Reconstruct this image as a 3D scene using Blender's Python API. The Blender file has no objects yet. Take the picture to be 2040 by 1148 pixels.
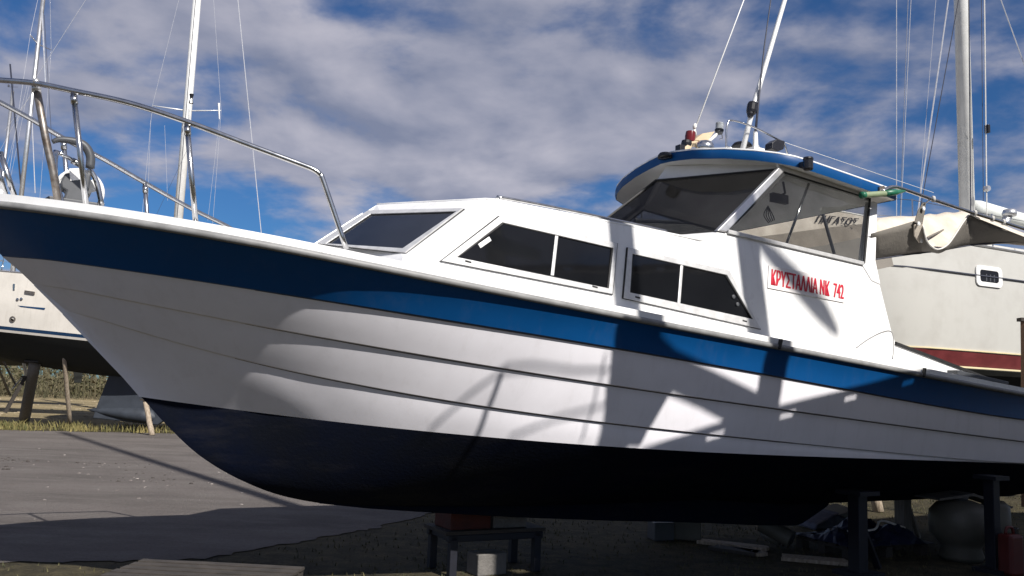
import bpy, bmesh, math, random
from mathutils import Vector, Matrix, Euler

rnd = random.Random(7)
PI = math.pi
R = math.radians
scene = bpy.context.scene
COL = scene.collection

# ------------------------------------------------------------------ camera
cam_d = bpy.data.cameras.new('camera')
cam = bpy.data.objects.new('camera', cam_d)
COL.objects.link(cam)
PITCH, ROLL = R(7.08), R(2.2)
fw = Vector((0, math.cos(PITCH), math.sin(PITCH)))
r0 = Vector((1, 0, 0))
u0 = Vector((0, -math.sin(PITCH), math.cos(PITCH)))
rt = r0 * math.cos(ROLL) + u0 * math.sin(ROLL)
up = u0 * math.cos(ROLL) - r0 * math.sin(ROLL)
cam.matrix_world = Matrix(((rt.x, up.x, -fw.x, 0), (rt.y, up.y, -fw.y, 0), (rt.z, up.z, -fw.z, 1.6), (0, 0, 0, 1)))
cam_d.sensor_width = 36.0
cam_d.lens = 36.0 * 1700 / 2040
cam_d.clip_start = 0.05
cam_d.clip_end = 5000
scene.camera = cam

# ------------------------------------------------------------------ sun and sky
SUN_AZ, SUN_EL = R(37), R(39)
sun_dir = Vector((math.sin(SUN_AZ) * math.cos(SUN_EL), -math.cos(SUN_AZ) * math.cos(SUN_EL), math.sin(SUN_EL)))
sd = bpy.data.lights.new('sun', 'SUN')
sd.energy = 5.0
sd.angle = R(0.5)
sd.color = (1.0, 0.955, 0.89)
so = bpy.data.objects.new('sun', sd)
so.rotation_euler = sun_dir.to_track_quat('Z', 'Y').to_euler()
so.location = (20, -20, 30)
COL.objects.link(so)

world = bpy.data.worlds.new('World')
scene.world = world
world.use_nodes = True
wn, wl = world.node_tree.nodes, world.node_tree.links
wn.clear()
def N(nodes, t, **k):
    n = nodes.new(t)
    for a, v in k.items():
        setattr(n, a, v)
    return n
w_out = N(wn, 'ShaderNodeOutputWorld')
sky = N(wn, 'ShaderNodeTexSky', sky_type='NISHITA', sun_disc=False)
sky.sun_elevation = SUN_EL
sky.sun_rotation = PI - SUN_AZ
sky.air_density = 1.0
sky.dust_density = 0.25
sky.ozone_density = 2.5
tint = N(wn, 'ShaderNodeMixRGB', blend_type='MULTIPLY')
tint.inputs[0].default_value = 1.0
tint.inputs[2].default_value = (0.32, 0.61, 0.95, 1)
wl.new(sky.outputs[0], tint.inputs[1])
bg_sky = N(wn, 'ShaderNodeBackground')
bg_sky.inputs[1].default_value = 0.058
wl.new(tint.outputs[0], bg_sky.inputs[0])
tc = N(wn, 'ShaderNodeTexCoord')
sep = N(wn, 'ShaderNodeSeparateXYZ')
wl.new(tc.outputs['Generated'], sep.inputs[0])
def wmath(op, a, b=None, clamp=False):
    n = N(wn, 'ShaderNodeMath', operation=op, use_clamp=clamp)
    for i, x in enumerate((a, b)):
        if x is None: continue
        if isinstance(x, (int, float)): n.inputs[i].default_value = x
        else: wl.new(x, n.inputs[i])
    return n.outputs[0]
zz = wmath('MAXIMUM', sep.outputs[2], 0.0)
den = wmath('ADD', zz, 0.22)
cx_ = wmath('DIVIDE', sep.outputs[0], den)
cy_ = wmath('DIVIDE', sep.outputs[1], den)
cmb = N(wn, 'ShaderNodeCombineXYZ')
wl.new(cx_, cmb.inputs[0]); wl.new(cy_, cmb.inputs[1])
cmb.inputs[2].default_value = 3.3
def wnoise(scale, detail, rough, off, dist=0.0):
    mp = N(wn, 'ShaderNodeMapping')
    mp.inputs['Location'].default_value = off
    wl.new(cmb.outputs[0], mp.inputs[0])
    n = N(wn, 'ShaderNodeTexNoise')
    n.inputs['Scale'].default_value = scale
    n.inputs['Detail'].default_value = detail
    n.inputs['Roughness'].default_value = rough
    n.inputs['Distortion'].default_value = dist
    wl.new(mp.outputs[0], n.inputs['Vector'])
    return n.outputs[0]
CLOUD_OFF = (0.0, 0.0, 0.0)
n_big = wnoise(1.15, 2, 0.45, (53.586, 22.54, 4.149))
n_mid = wnoise(3.2, 10, 0.55, (31.198, 38.77, 5.158), 0.15)
n_lit = wnoise(3.2, 6, 0.5, (31.198 + 0.050, 38.77 - 0.066, 5.158), 0.15)
n_soft = wnoise(3.2, 6, 0.5, (31.198, 38.77, 5.158), 0.15)
n_low = wnoise(2.0, 3, 0.5, (9.1, 1.2, 2.0), 0.1)
n_sh = wmath('ADD', wmath('MULTIPLY', wmath('SUBTRACT', n_soft, n_lit), 1.7), wmath('MULTIPLY', n_low, 1.0))
cov = wmath('ADD', wmath('MULTIPLY', n_big, 0.75), wmath('MULTIPLY', n_mid, 0.75))
mr = N(wn, 'ShaderNodeMapRange', interpolation_type='SMOOTHSTEP')
mr.inputs['From Min'].default_value = 0.645
mr.inputs['From Max'].default_value = 0.835
wl.new(cov, mr.inputs['Value'])
mask = wmath('MULTIPLY', wmath('MULTIPLY', mr.outputs[0], 0.95), wmath('MULTIPLY', zz, 40.0, True))
ccol = N(wn, 'ShaderNodeValToRGB')
ccol.color_ramp.elements[0].position = 0.18
ccol.color_ramp.elements[0].color = (0.23, 0.26, 0.37, 1)
ccol.color_ramp.elements[1].position = 0.88
ccol.color_ramp.elements[1].color = (0.54, 0.53, 0.61, 1)
wl.new(n_sh, ccol.inputs[0])
bg_cl = N(wn, 'ShaderNodeBackground')
bg_cl.inputs[1].default_value = 0.70
wl.new(ccol.outputs[0], bg_cl.inputs[0])
mx = N(wn, 'ShaderNodeMixShader')
wl.new(mask, mx.inputs[0]); wl.new(bg_sky.outputs[0], mx.inputs[1]); wl.new(bg_cl.outputs[0], mx.inputs[2])
wl.new(mx.outputs[0], w_out.inputs[0])

vs = scene.view_settings
scene.display_settings.display_device = 'sRGB'
vs.view_transform = 'Standard'
vs.look = 'None'
vs.exposure = 0.45
vs.gamma = 1.0
vs.use_curve_mapping = False
scene.cycles.max_bounces = 8
scene.cycles.transparent_max_bounces = 16

# ------------------------------------------------------------------ materials
def mat(name, col, rough=0.5, metal=0.0, var=0.12, scale=4.0, bump=0.0, bscale=30.0, spec=0.5, col2=None, coat=0.0, stretch=(1, 1, 1), mix=(0.35, 0.65), streak=0.0, sscale=(9, 9, 0.7)):
    m = bpy.data.materials.new(name)
    m.use_nodes = True
    nt = m.node_tree
    p = nt.nodes['Principled BSDF']
    p.inputs['Roughness'].default_value = rough
    p.inputs['Metallic'].default_value = metal
    p.inputs['Specular IOR Level'].default_value = spec
    if coat:
        p.inputs['Coat Weight'].default_value = coat
        p.inputs['Coat Roughness'].default_value = 0.12
    t = nt.nodes.new('ShaderNodeTexCoord')
    mp = nt.nodes.new('ShaderNodeMapping')
    mp.inputs['Scale'].default_value = stretch
    nt.links.new(t.outputs['Object'], mp.inputs[0])
    n = nt.nodes.new('ShaderNodeTexNoise')
    n.inputs['Scale'].default_value = scale
    n.inputs['Detail'].default_value = 8
    n.inputs['Roughness'].default_value = 0.62
    nt.links.new(mp.outputs[0], n.inputs['Vector'])
    rp = nt.nodes.new('ShaderNodeValToRGB')
    c2 = col2 if col2 else tuple(c * (1 - var) for c in col)
    rp.color_ramp.elements[0].position = mix[0]
    rp.color_ramp.elements[0].color = (*c2, 1)
    rp.color_ramp.elements[1].position = mix[1]
    rp.color_ramp.elements[1].color = (*col, 1)
    nt.links.new(n.outputs[0], rp.inputs[0])
    last = rp.outputs[0]
    if streak:
        m2 = nt.nodes.new('ShaderNodeMapping'); m2.inputs['Scale'].default_value = sscale
        nt.links.new(t.outputs['Object'], m2.inputs[0])
        n3 = nt.nodes.new('ShaderNodeTexNoise'); n3.inputs['Scale'].default_value = 1.0; n3.inputs['Detail'].default_value = 7; n3.inputs['Roughness'].default_value = 0.7
        nt.links.new(m2.outputs[0], n3.inputs['Vector'])
        r3 = nt.nodes.new('ShaderNodeValToRGB')
        r3.color_ramp.elements[0].position = 0.52; r3.color_ramp.elements[0].color = (0, 0, 0, 1)
        r3.color_ramp.elements[1].position = 0.80; r3.color_ramp.elements[1].color = (streak, streak, streak, 1)
        nt.links.new(n3.outputs[0], r3.inputs[0])
        mxs = nt.nodes.new('ShaderNodeMixRGB'); mxs.inputs[2].default_value = (0.24, 0.21, 0.17, 1)
        nt.links.new(r3.outputs[0], mxs.inputs[0]); nt.links.new(last, mxs.inputs[1]); last = mxs.outputs[0]
    nt.links.new(last, p.inputs['Base Color'])
    rr = nt.nodes.new('ShaderNodeMapRange')
    rr.inputs['To Min'].default_value = max(0.02, rough * 0.8)
    rr.inputs['To Max'].default_value = min(1, rough * 1.25)
    nt.links.new(n.outputs[0], rr.inputs['Value'])
    nt.links.new(rr.outputs[0], p.inputs['Roughness'])
    if bump:
        n2 = nt.nodes.new('ShaderNodeTexNoise')
        n2.inputs['Scale'].default_value = bscale
        n2.inputs['Detail'].default_value = 6
        nt.links.new(mp.outputs[0], n2.inputs['Vector'])
        b = nt.nodes.new('ShaderNodeBump')
        b.inputs['Strength'].default_value = bump
        b.inputs['Distance'].default_value = 0.02
        nt.links.new(n2.outputs[0], b.inputs['Height'])
        nt.links.new(b.outputs[0], p.inputs['Normal'])
    return m

def glass_mat(name, tint, rough=0.02, refl=1.0):
    m = bpy.data.materials.new(name)
    m.use_nodes = True
    nt = m.node_tree
    nt.nodes.clear()
    o = nt.nodes.new('ShaderNodeOutputMaterial')
    tr = nt.nodes.new('ShaderNodeBsdfTransparent')
    n = nt.nodes.new('ShaderNodeTexNoise')
    n.inputs['Scale'].default_value = 3.0
    n.inputs['Detail'].default_value = 5
    t = nt.nodes.new('ShaderNodeTexCoord')
    nt.links.new(t.outputs['Object'], n.inputs['Vector'])
    rp = nt.nodes.new('ShaderNodeValToRGB')
    rp.color_ramp.elements[0].position = 0.3
    rp.color_ramp.elements[0].color = (*[c * 0.85 for c in tint], 1)
    rp.color_ramp.elements[1].position = 0.7
    rp.color_ramp.elements[1].color = (*tint, 1)
    nt.links.new(n.outputs[0], rp.inputs[0])
    nt.links.new(rp.outputs[0], tr.inputs[0])
    gl = nt.nodes.new('ShaderNodeBsdfGlossy')
    gl.inputs['Roughness'].default_value = rough
    lw = nt.nodes.new('ShaderNodeLayerWeight')
    lw.inputs['Blend'].default_value = 0.5
    pw = nt.nodes.new('ShaderNodeMath'); pw.operation = 'POWER'; pw.inputs[1].default_value = 4.0
    nt.links.new(lw.outputs['Facing'], pw.inputs[0])
    mm = nt.nodes.new('ShaderNodeMath'); mm.operation = 'MULTIPLY_ADD'
    mm.inputs[1].default_value = 0.55 * refl
    mm.inputs[2].default_value = 0.035 * refl
    nt.links.new(pw.outputs[0], mm.inputs[0])
    mxx = nt.nodes.new('ShaderNodeMixShader')
    nt.links.new(mm.outputs[0], mxx.inputs[0])
    nt.links.new(tr.outputs[0], mxx.inputs[1])
    nt.links.new(gl.outputs[0], mxx.inputs[2])
    nt.links.new(mxx.outputs[0], o.inputs[0])
    return m

M = {}
M['gel'] = mat('white_gelcoat', (0.80, 0.80, 0.80), 0.28, streak=0.25, var=0.05, scale=2.2, coat=0.25, bump=0.02, bscale=6)
M['hullwhite'] = mat('hull_white_paint', (0.775, 0.76, 0.81), 0.42, streak=0.13, var=0.08, scale=1.6, bump=0.03, bscale=5, spec=0.25)
M['gelgrey'] = mat('grey_white_fibreglass', (0.78, 0.77, 0.74), 0.5, var=0.12, scale=3)
M['blue'] = mat('blue_paint', (0.0018, 0.058, 0.195), 0.42, streak=0.06, var=0.10, scale=2.0, bump=0.03, bscale=5, spec=0.2)
M['navy'] = mat('navy_antifouling', (0.0018, 0.0042, 0.0145), 0.8, streak=0.05, sscale=(1.5, 1.5, 7), col2=(0.0045, 0.006, 0.011), var=0.35, scale=2.2, bump=0.12, bscale=40, spec=0.1)
M['rail'] = mat('rubbing_strake', (0.24, 0.24, 0.24), 0.5, var=0.3, scale=9, stretch=(1, 1, 1))
M['steel'] = mat('stainless_steel', (0.62, 0.62, 0.62), 0.2, metal=1.0, var=0.25, scale=14)
M['rust'] = mat('rusty_steel', (0.30, 0.285, 0.27), 0.45, metal=0.85, var=0.5, scale=18, col2=(0.17, 0.13, 0.10))
M['alu'] = mat('aluminium', (0.72, 0.72, 0.73), 0.33, metal=0.85, var=0.15, scale=10)
M['alupaint'] = mat('window_frame_aluminium', (0.68, 0.68, 0.68), 0.36, metal=0.35, var=0.2, scale=12)
M['seam'] = mat('dark_seam', (0.12, 0.11, 0.12), 0.7, var=0.3)  # dark tone for the shadow line under the plank steps
M['rubber'] = mat('black_rubber', (0.012, 0.012, 0.013), 0.6, var=0.3)
M['blackplastic'] = mat('black_plastic', (0.014, 0.014, 0.017), 0.25, var=0.3)
M['darkpane'] = mat('smoked_acrylic', (0.006, 0.0065, 0.008), 0.05, var=0.3, scale=3, spec=0.45)
M['frontpane'] = mat('dull_smoked_acrylic', (0.02, 0.022, 0.028), 0.12, var=0.3, scale=3, spec=0.5)
M['clear'] = glass_mat('wheelhouse_glass', (0.76, 0.77, 0.77), 0.02, 0.9)
M['tinted'] = glass_mat('windscreen_glass', (0.46, 0.46, 0.47), 0.03, 0.55)
M['greyplastic'] = mat('grey_plastic', (0.060, 0.064, 0.072), 0.45, var=0.2, scale=8)
M['whiteplastic'] = mat('white_plastic', (0.75, 0.75, 0.74), 0.35, var=0.1)
M['beige'] = mat('beige_plastic', (0.56, 0.44, 0.29), 0.5, var=0.2)
M['redlamp'] = mat('red_lens', (0.13, 0.012, 0.014), 0.18, var=0.2)
M['lens'] = mat('ribbed_clear_lens', (0.32, 0.34, 0.36), 0.1, var=0.4, scale=30)
M['red'] = mat('red_vinyl', (0.52, 0.012, 0.035), 0.45, var=0.12, scale=6)
M['plate'] = mat('white_name_plate', (0.74, 0.71, 0.70), 0.35, var=0.06)
M['text'] = mat('dark_lettering', (0.012, 0.01, 0.01), 0.6, var=0.2)
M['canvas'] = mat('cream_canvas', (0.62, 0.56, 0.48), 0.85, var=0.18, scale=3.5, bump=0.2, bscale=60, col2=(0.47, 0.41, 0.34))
M['canvaslow'] = mat('beige_canvas', (0.46, 0.40, 0.33), 0.85, var=0.2, scale=3.5, bump=0.2, bscale=60)  # the cream canvas again, darkened for its shaded part
M['tarp'] = mat('grey_tan_tarpaulin', (0.17, 0.155, 0.135), 0.8, var=0.2, scale=2.5, bump=0.25, bscale=40)  # cloth colour with the shade of its underside put in
M['rope'] = mat('white_rope', (0.72, 0.70, 0.66), 0.8, var=0.2, scale=40)
M['darkrope'] = mat('dark_blue_rope', (0.02, 0.025, 0.05), 0.8, var=0.3, scale=40)
M['green'] = mat('green_plastic_tube', (0.015, 0.14, 0.075), 0.4, var=0.3, scale=10)
M['palegreen'] = mat('pale_green_tube', (0.22, 0.27, 0.16), 0.5, var=0.2, scale=10)
M['wood'] = mat('weathered_wood', (0.42, 0.35, 0.27), 0.85, var=0.4, scale=5, bump=0.4, bscale=12, stretch=(6, 6, 0.8), col2=(0.22, 0.17, 0.12))
M['greywood'] = mat('grey_weathered_wood', (0.20, 0.18, 0.155), 0.9, var=0.4, scale=5, bump=0.4, bscale=12, stretch=(6, 6, 0.8))
M['darkwood'] = mat('dark_old_wood', (0.05, 0.042, 0.036), 0.9, var=0.4, scale=6, bump=0.4, bscale=14)
M['trestle'] = mat('blue_painted_steel', (0.0035, 0.0045, 0.013), 0.55, var=0.4, scale=9)
M['redwood'] = mat('red_painted_timber', (0.085, 0.018, 0.011), 0.8, var=0.45, scale=6, bump=0.3, bscale=20)
M['concrete'] = mat('concrete_block', (0.16, 0.15, 0.14), 0.9, var=0.3, scale=8, bump=0.4, bscale=40)
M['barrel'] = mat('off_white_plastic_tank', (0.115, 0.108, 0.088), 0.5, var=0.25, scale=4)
M['bluetarp'] = mat('dark_blue_tarpaulin', (0.010, 0.016, 0.05), 0.5, var=0.5, scale=9, bump=0.5, bscale=14)
M['redplastic'] = mat('red_plastic', (0.11, 0.012, 0.010), 0.5, var=0.3)
M['paper'] = mat('white_paper', (0.78, 0.77, 0.76), 0.8, var=0.15, scale=22)
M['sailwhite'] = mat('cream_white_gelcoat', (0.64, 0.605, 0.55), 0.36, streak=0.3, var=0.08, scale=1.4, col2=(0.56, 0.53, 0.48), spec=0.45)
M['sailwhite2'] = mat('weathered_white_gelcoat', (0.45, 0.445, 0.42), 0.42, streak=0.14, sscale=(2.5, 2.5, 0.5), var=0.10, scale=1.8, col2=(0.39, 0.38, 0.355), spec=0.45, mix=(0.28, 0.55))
M['cream'] = mat('cream_stripe', (0.70, 0.60, 0.38), 0.4, var=0.1)
M['maroon'] = mat('maroon_stripe', (0.13, 0.022, 0.025), 0.4, var=0.3, scale=5)
M['stripe'] = mat('dark_blue_stripe', (0.008, 0.045, 0.12), 0.4, var=0.2)
M['antifoul'] = mat('black_antifouling', (0.012, 0.014, 0.013), 0.8, var=0.4, scale=3, bump=0.15, bscale=30)
M['keel'] = mat('grey_keel_paint', (0.035, 0.042, 0.055), 0.55, var=0.3, scale=3)
M['sailgrey'] = mat('pale_grey_sail_cover', (0.62, 0.64, 0.62), 0.7, var=0.1, scale=6, bump=0.2, bscale=30)
M['mast'] = mat('painted_mast', (0.78, 0.78, 0.77), 0.32, metal=0.15, var=0.12, scale=5)
M['wire'] = mat('rigging_wire', (0.68, 0.68, 0.70), 0.35, metal=0.5, var=0.2, scale=20)
M['darkwire'] = mat('dark_rigging_line', (0.045, 0.05, 0.075), 0.6, var=0.3, scale=20)
M['dash'] = mat('dark_dashboard', (0.03, 0.028, 0.027), 0.6, var=0.3)

# ------------------------------------------------------------------ mesh helpers
def link(name, verts, faces, m, parent=None, smooth=False, loc=None):
    me = bpy.data.meshes.new(name)
    me.from_pydata([tuple(v) for v in verts], [], [tuple(f) for f in faces])
    me.validate()
    if smooth:
        me.polygons.foreach_set('use_smooth', [True] * len(me.polygons))
    me.materials.append(m)
    me.update()
    o = bpy.data.objects.new(name, me)
    COL.objects.link(o)
    if parent is not None:
        o.parent = parent
    if loc is not None:
        o.location = loc
    return o

def tag(o, label=None, cat=None, group=None, kind=None):
    if label: o['label'] = label
    if cat: o['category'] = cat
    if group: o['group'] = group
    if kind: o['kind'] = kind
    return o

def thing(name, label, cat, loc=(0, 0, 0), rz=0.0, group=None, rot=None):
    o = bpy.data.objects.new(name, None)
    o.empty_display_size = 0.3
    o.location = loc
    o.rotation_euler = rot if rot else (0, 0, rz)
    COL.objects.link(o)
    return tag(o, label, cat, group)

class MB:
    def __init__(s):
        s.v, s.f = [], []
    def add(s, verts, faces):
        k = len(s.v)
        s.v += [tuple(v) for v in verts]
        s.f += [tuple(i + k for i in f) for f in faces]
        return s
    def box(s, c, size, rot=None):
        hx, hy, hz = size[0] / 2, size[1] / 2, size[2] / 2
        vs_ = [Vector((x, y, z)) for x in (-hx, hx) for y in (-hy, hy) for z in (-hz, hz)]
        if rot is not None:
            mtx = rot if isinstance(rot, Matrix) else Euler(rot).to_matrix()
            vs_ = [mtx @ v for v in vs_]
        c = Vector(c)
        return s.add([v + c for v in vs_], [(0, 1, 3, 2), (4, 6, 7, 5), (0, 4, 5, 1), (2, 3, 7, 6), (0, 2, 6, 4), (1, 5, 7, 3)])
    def tube(s, pts, r, n=8, caps=True):
        pts = [Vector(p) for p in pts]
        rs = r if isinstance(r, (list, tuple)) else [r] * len(pts)
        rings = []
        ref = None
        for i, p in enumerate(pts):
            a = pts[max(i - 1, 0)]; b_ = pts[min(i + 1, len(pts) - 1)]
            d = (b_ - a).normalized()
            if ref is None:
                ref = Vector((0, 0, 1)) if abs(d.z) < 0.9 else Vector((1, 0, 0))
            x = (ref - d * ref.dot(d))
            if x.length < 1e-5:
                x = d.orthogonal()
            x.normalize()
            y = d.cross(x)
            ref = x
            rings.append([p + (x * math.cos(2 * PI * k / n) + y * math.sin(2 * PI * k / n)) * rs[i] for k in range(n)])
        vs_ = [v for rg in rings for v in rg]
        fs = []
        for i in range(len(rings) - 1):
            for k in range(n):
                fs.append((i * n + k, i * n + (k + 1) % n, (i + 1) * n + (k + 1) % n, (i + 1) * n + k))
        if caps:
            fs.append(tuple(range(n - 1, -1, -1)))
            fs.append(tuple((len(rings) - 1) * n + k for k in range(n)))
        return s.add(vs_, fs)
    def prism(s, poly, depth):
        """polygon of 3-d points pushed along the vector depth"""
        poly = [Vector(p) for p in poly]
        d = Vector(depth)
        n = len(poly)
        vs_ = poly + [p + d for p in poly]
        fs = [tuple(range(n)), tuple(range(2 * n - 1, n - 1, -1))]
        for i in range(n):
            j = (i + 1) % n
            fs.append((i, i + n, j + n, j))
        return s.add(vs_, fs)
    def lathe(s, prof, c=(0, 0, 0), axis=None, n=16):
        """profile of (radius, height) turned about an axis through c"""
        c = Vector(c)
        ax = Vector(axis).normalized() if axis else Vector((0, 0, 1))
        x = ax.orthogonal().normalized(); y = ax.cross(x)
        vs_ = [c + ax * h + (x * math.cos(2 * PI * k / n) + y * math.sin(2 * PI * k / n)) * r for r, h in prof for k in range(n)]
        fs = []
        for i in range(len(prof) - 1):
            for k in range(n):
                fs.append((i * n + k, i * n + (k + 1) % n, (i + 1) * n + (k + 1) % n, (i + 1) * n + k))
        fs.append(tuple(range(n - 1, -1, -1)))
        fs.append(tuple((len(prof) - 1) * n + k for k in range(n)))
        return s.add(vs_, fs)
    def grid(s, rows, close=False):
        n = len(rows[0])
        vs_ = [v for r_ in rows for v in r_]
        fs = []
        for i in range(len(rows) - 1):
            for k in range(n - 1):
                fs.append((i * n + k, i * n + k + 1, (i + 1) * n + k + 1, (i + 1) * n + k))
        return s.add(vs_, fs)
    def build(s, name, m, parent=None, smooth=False, bevel=0.0, solid=0.0, loc=None, auto=None):
        o = link(name, s.v, s.f, m, parent, smooth, loc)
        bm = bmesh.new(); bm.from_mesh(o.data)
        bmesh.ops.recalc_face_normals(bm, faces=bm.faces)
        if auto:
            for e in bm.edges:
                if len(e.link_faces) == 2 and e.calc_face_angle(0) > R(auto):
                    e.smooth = False
        bm.to_mesh(o.data); bm.free()
        if solid:
            md = o.modifiers.new('thick', 'SOLIDIFY'); md.thickness = solid; md.offset = 0
        if bevel:
            md = o.modifiers.new('edge', 'BEVEL'); md.width = bevel; md.segments = 2; md.limit_method = 'ANGLE'
        return o

def lerp(a, b_, t): return tuple(x + (y - x) * t for x, y in zip(a, b_))
def interp(x, xs, ys):
    if x <= xs[0]: return ys[0]
    for i in range(len(xs) - 1):
        if x <= xs[i + 1]:
            return ys[i] + (ys[i + 1] - ys[i]) * (x - xs[i]) / (xs[i + 1] - xs[i])
    return ys[-1]
def pchip(S, B):
    n = len(S)
    h = [S[i + 1] - S[i] for i in range(n - 1)]
    d = [(B[i + 1] - B[i]) / h[i] for i in range(n - 1)]
    m_ = [0.0] * n
    for i in range(1, n - 1):
        if d[i - 1] * d[i] > 0:
            w1 = 2 * h[i] + h[i - 1]; w2 = h[i] + 2 * h[i - 1]
            m_[i] = (w1 + w2) / (w1 / d[i - 1] + w2 / d[i])
    m_[0] = d[0]; m_[-1] = d[-1]
    def fn(x):
        x = min(max(x, S[0]), S[-1])
        i = 0
        while i < n - 2 and x > S[i + 1]: i += 1
        t = (x - S[i]) / h[i]
        return (2 * t**3 - 3 * t**2 + 1) * B[i] + (t**3 - 2 * t**2 + t) * h[i] * m_[i] + (-2 * t**3 + 3 * t**2) * B[i + 1] + (t**3 - t**2) * h[i] * m_[i + 1]
    return fn
def polyval(c, x):
    r_ = 0.0
    for k in c: r_ = r_ * x + k
    return r_
def smooth_path(pts, sub=6):
    """Catmull-Rom through the points"""
    P = [Vector(p) for p in pts]
    out = []
    for i in range(len(P) - 1):
        a = P[i - 1] if i else P[0] * 2 - P[1]
        b_, c = P[i], P[i + 1]
        d = P[i + 2] if i + 2 < len(P) else P[-1] * 2 - P[-2]
        for k in range(sub):
            t = k / sub
            out.append(0.5 * ((2 * b_) + (c - a) * t + (2 * a - 5 * b_ + 4 * c - d) * t * t + (3 * b_ - a - 3 * c + d) * t**3))
    out.append(P[-1])
    return out
def lettering(name, body, m, parent, origin, xdir, ydir, height, width, depth=0.003, bold=0.0, shear=0.0):
    """flat mesh letters laid on a plane: origin = lower left corner"""
    cu = bpy.data.curves.new(name, 'FONT')
    cu.body = body; cu.size = 1.0; cu.extrude = 0.0; cu.shear = shear
    tmp = bpy.data.objects.new(name, cu)
    COL.objects.link(tmp)
    bpy.context.view_layer.update()
    me = bpy.data.meshes.new_from_object(tmp.evaluated_get(bpy.context.evaluated_depsgraph_get()))
    bpy.data.objects.remove(tmp)
    xs = [v.co.x for v in me.vertices]; ys = [v.co.y for v in me.vertices]
    x0, x1, y0, y1 = min(xs), max(xs), min(ys), max(ys)
    xd, yd, o0 = Vector(xdir).normalized(), Vector(ydir).normalized(), Vector(origin)
    nd = xd.cross(yd).normalized()
    for v in me.vertices:
        v.co = o0 + xd * ((v.co.x - x0) / (x1 - x0) * width) + yd * ((v.co.y - y0) / (y1 - y0) * height) + nd * depth
    if bold > 0:
        base = [v.co.copy() for v in me.vertices]; fs = [tuple(p.vertices) for p in me.polygons]
        vv = []; ff = []
        for k, e in enumerate((-1, -.33, .33, 1)):
            vv += [c + xd * (bold * e) + nd * (.0004 * k) for c in base]
            ff += [tuple(i + k * len(base) for i in f_) for f_ in fs]
        me = bpy.data.meshes.new(name); me.from_pydata([tuple(v) for v in vv], [], ff)
    me.materials.clear(); me.materials.append(m)
    o = bpy.data.objects.new(name, me)
    COL.objects.link(o); o.parent = parent
    return o

# ================================================================== the setting
def sheet(name, poly, z, m):
    o = link(name, [(x, y, z) for x, y in poly], [tuple(range(len(poly)))], m)
    o['kind'] = 'structure'
    return o

def ground_mat(name, base, dark, light, s1=0.35, s2=6.0, bump=0.6, bscale=25.0, speck=0.0, stretch=(1, 1, 1)):
    m = bpy.data.materials.new(name)
    m.use_nodes = True
    nt = m.node_tree; L = nt.links
    p = nt.nodes['Principled BSDF']
    p.inputs['Roughness'].default_value = 0.92
    p.inputs['Specular IOR Level'].default_value = 0.2
    t = nt.nodes.new('ShaderNodeTexCoord')
    mp = nt.nodes.new('ShaderNodeMapping'); mp.inputs['Scale'].default_value = stretch
    L.new(t.outputs['Object'], mp.inputs[0])
    def noise(sc, det, ro):
        n = nt.nodes.new('ShaderNodeTexNoise')
        n.inputs['Scale'].default_value = sc; n.inputs['Detail'].default_value = det; n.inputs['Roughness'].default_value = ro
        L.new(mp.outputs[0], n.inputs['Vector']); return n.outputs[0]
    a, b_, c = noise(s1, 6, 0.6), noise(s2, 8, 0.7), noise(bscale, 5, 0.7)
    r1 = nt.nodes.new('ShaderNodeValToRGB')
    r1.color_ramp.elements[0].position = 0.35; r1.color_ramp.elements[0].color = (*dark, 1)
    r1.color_ramp.elements[1].position = 0.62; r1.color_ramp.elements[1].color = (*base, 1)
    L.new(a, r1.inputs[0])
    r2 = nt.nodes.new('ShaderNodeValToRGB')
    r2.color_ramp.elements[0].position = 0.45; r2.color_ramp.elements[0].color = (0, 0, 0, 1)
    r2.color_ramp.elements[1].position = 0.75; r2.color_ramp.elements[1].color = (1, 1, 1, 1)
    L.new(b_, r2.inputs[0])
    mixc = nt.nodes.new('ShaderNodeMixRGB')
    mixc.inputs[2].default_value = (*light, 1)
    L.new(r2.outputs[0], mixc.inputs[0]); L.new(r1.outputs[0], mixc.inputs[1])
    last = mixc.outputs[0]
    if speck:
        r3 = nt.nodes.new('ShaderNodeValToRGB')
        r3.color_ramp.elements[0].position = 0.30; r3.color_ramp.elements[0].color = (1 - speck, 1 - speck, 1 - speck, 1)
        r3.color_ramp.elements[1].position = 0.55; r3.color_ramp.elements[1].color = (1, 1, 1, 1)
        L.new(c, r3.inputs[0])
        m3 = nt.nodes.new('ShaderNodeMixRGB'); m3.blend_type = 'MULTIPLY'; m3.inputs[0].default_value = 1
        L.new(last, m3.inputs[1]); L.new(r3.outputs[0], m3.inputs[2]); last = m3.outputs[0]
    L.new(last, p.inputs['Base Color'])
    bp = nt.nodes.new('ShaderNodeBump'); bp.inputs['Strength'].default_value = bump; bp.inputs['Distance'].default_value = 0.03
    L.new(c, bp.inputs['Height']); L.new(bp.outputs[0], p.inputs['Normal'])
    return m

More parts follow.
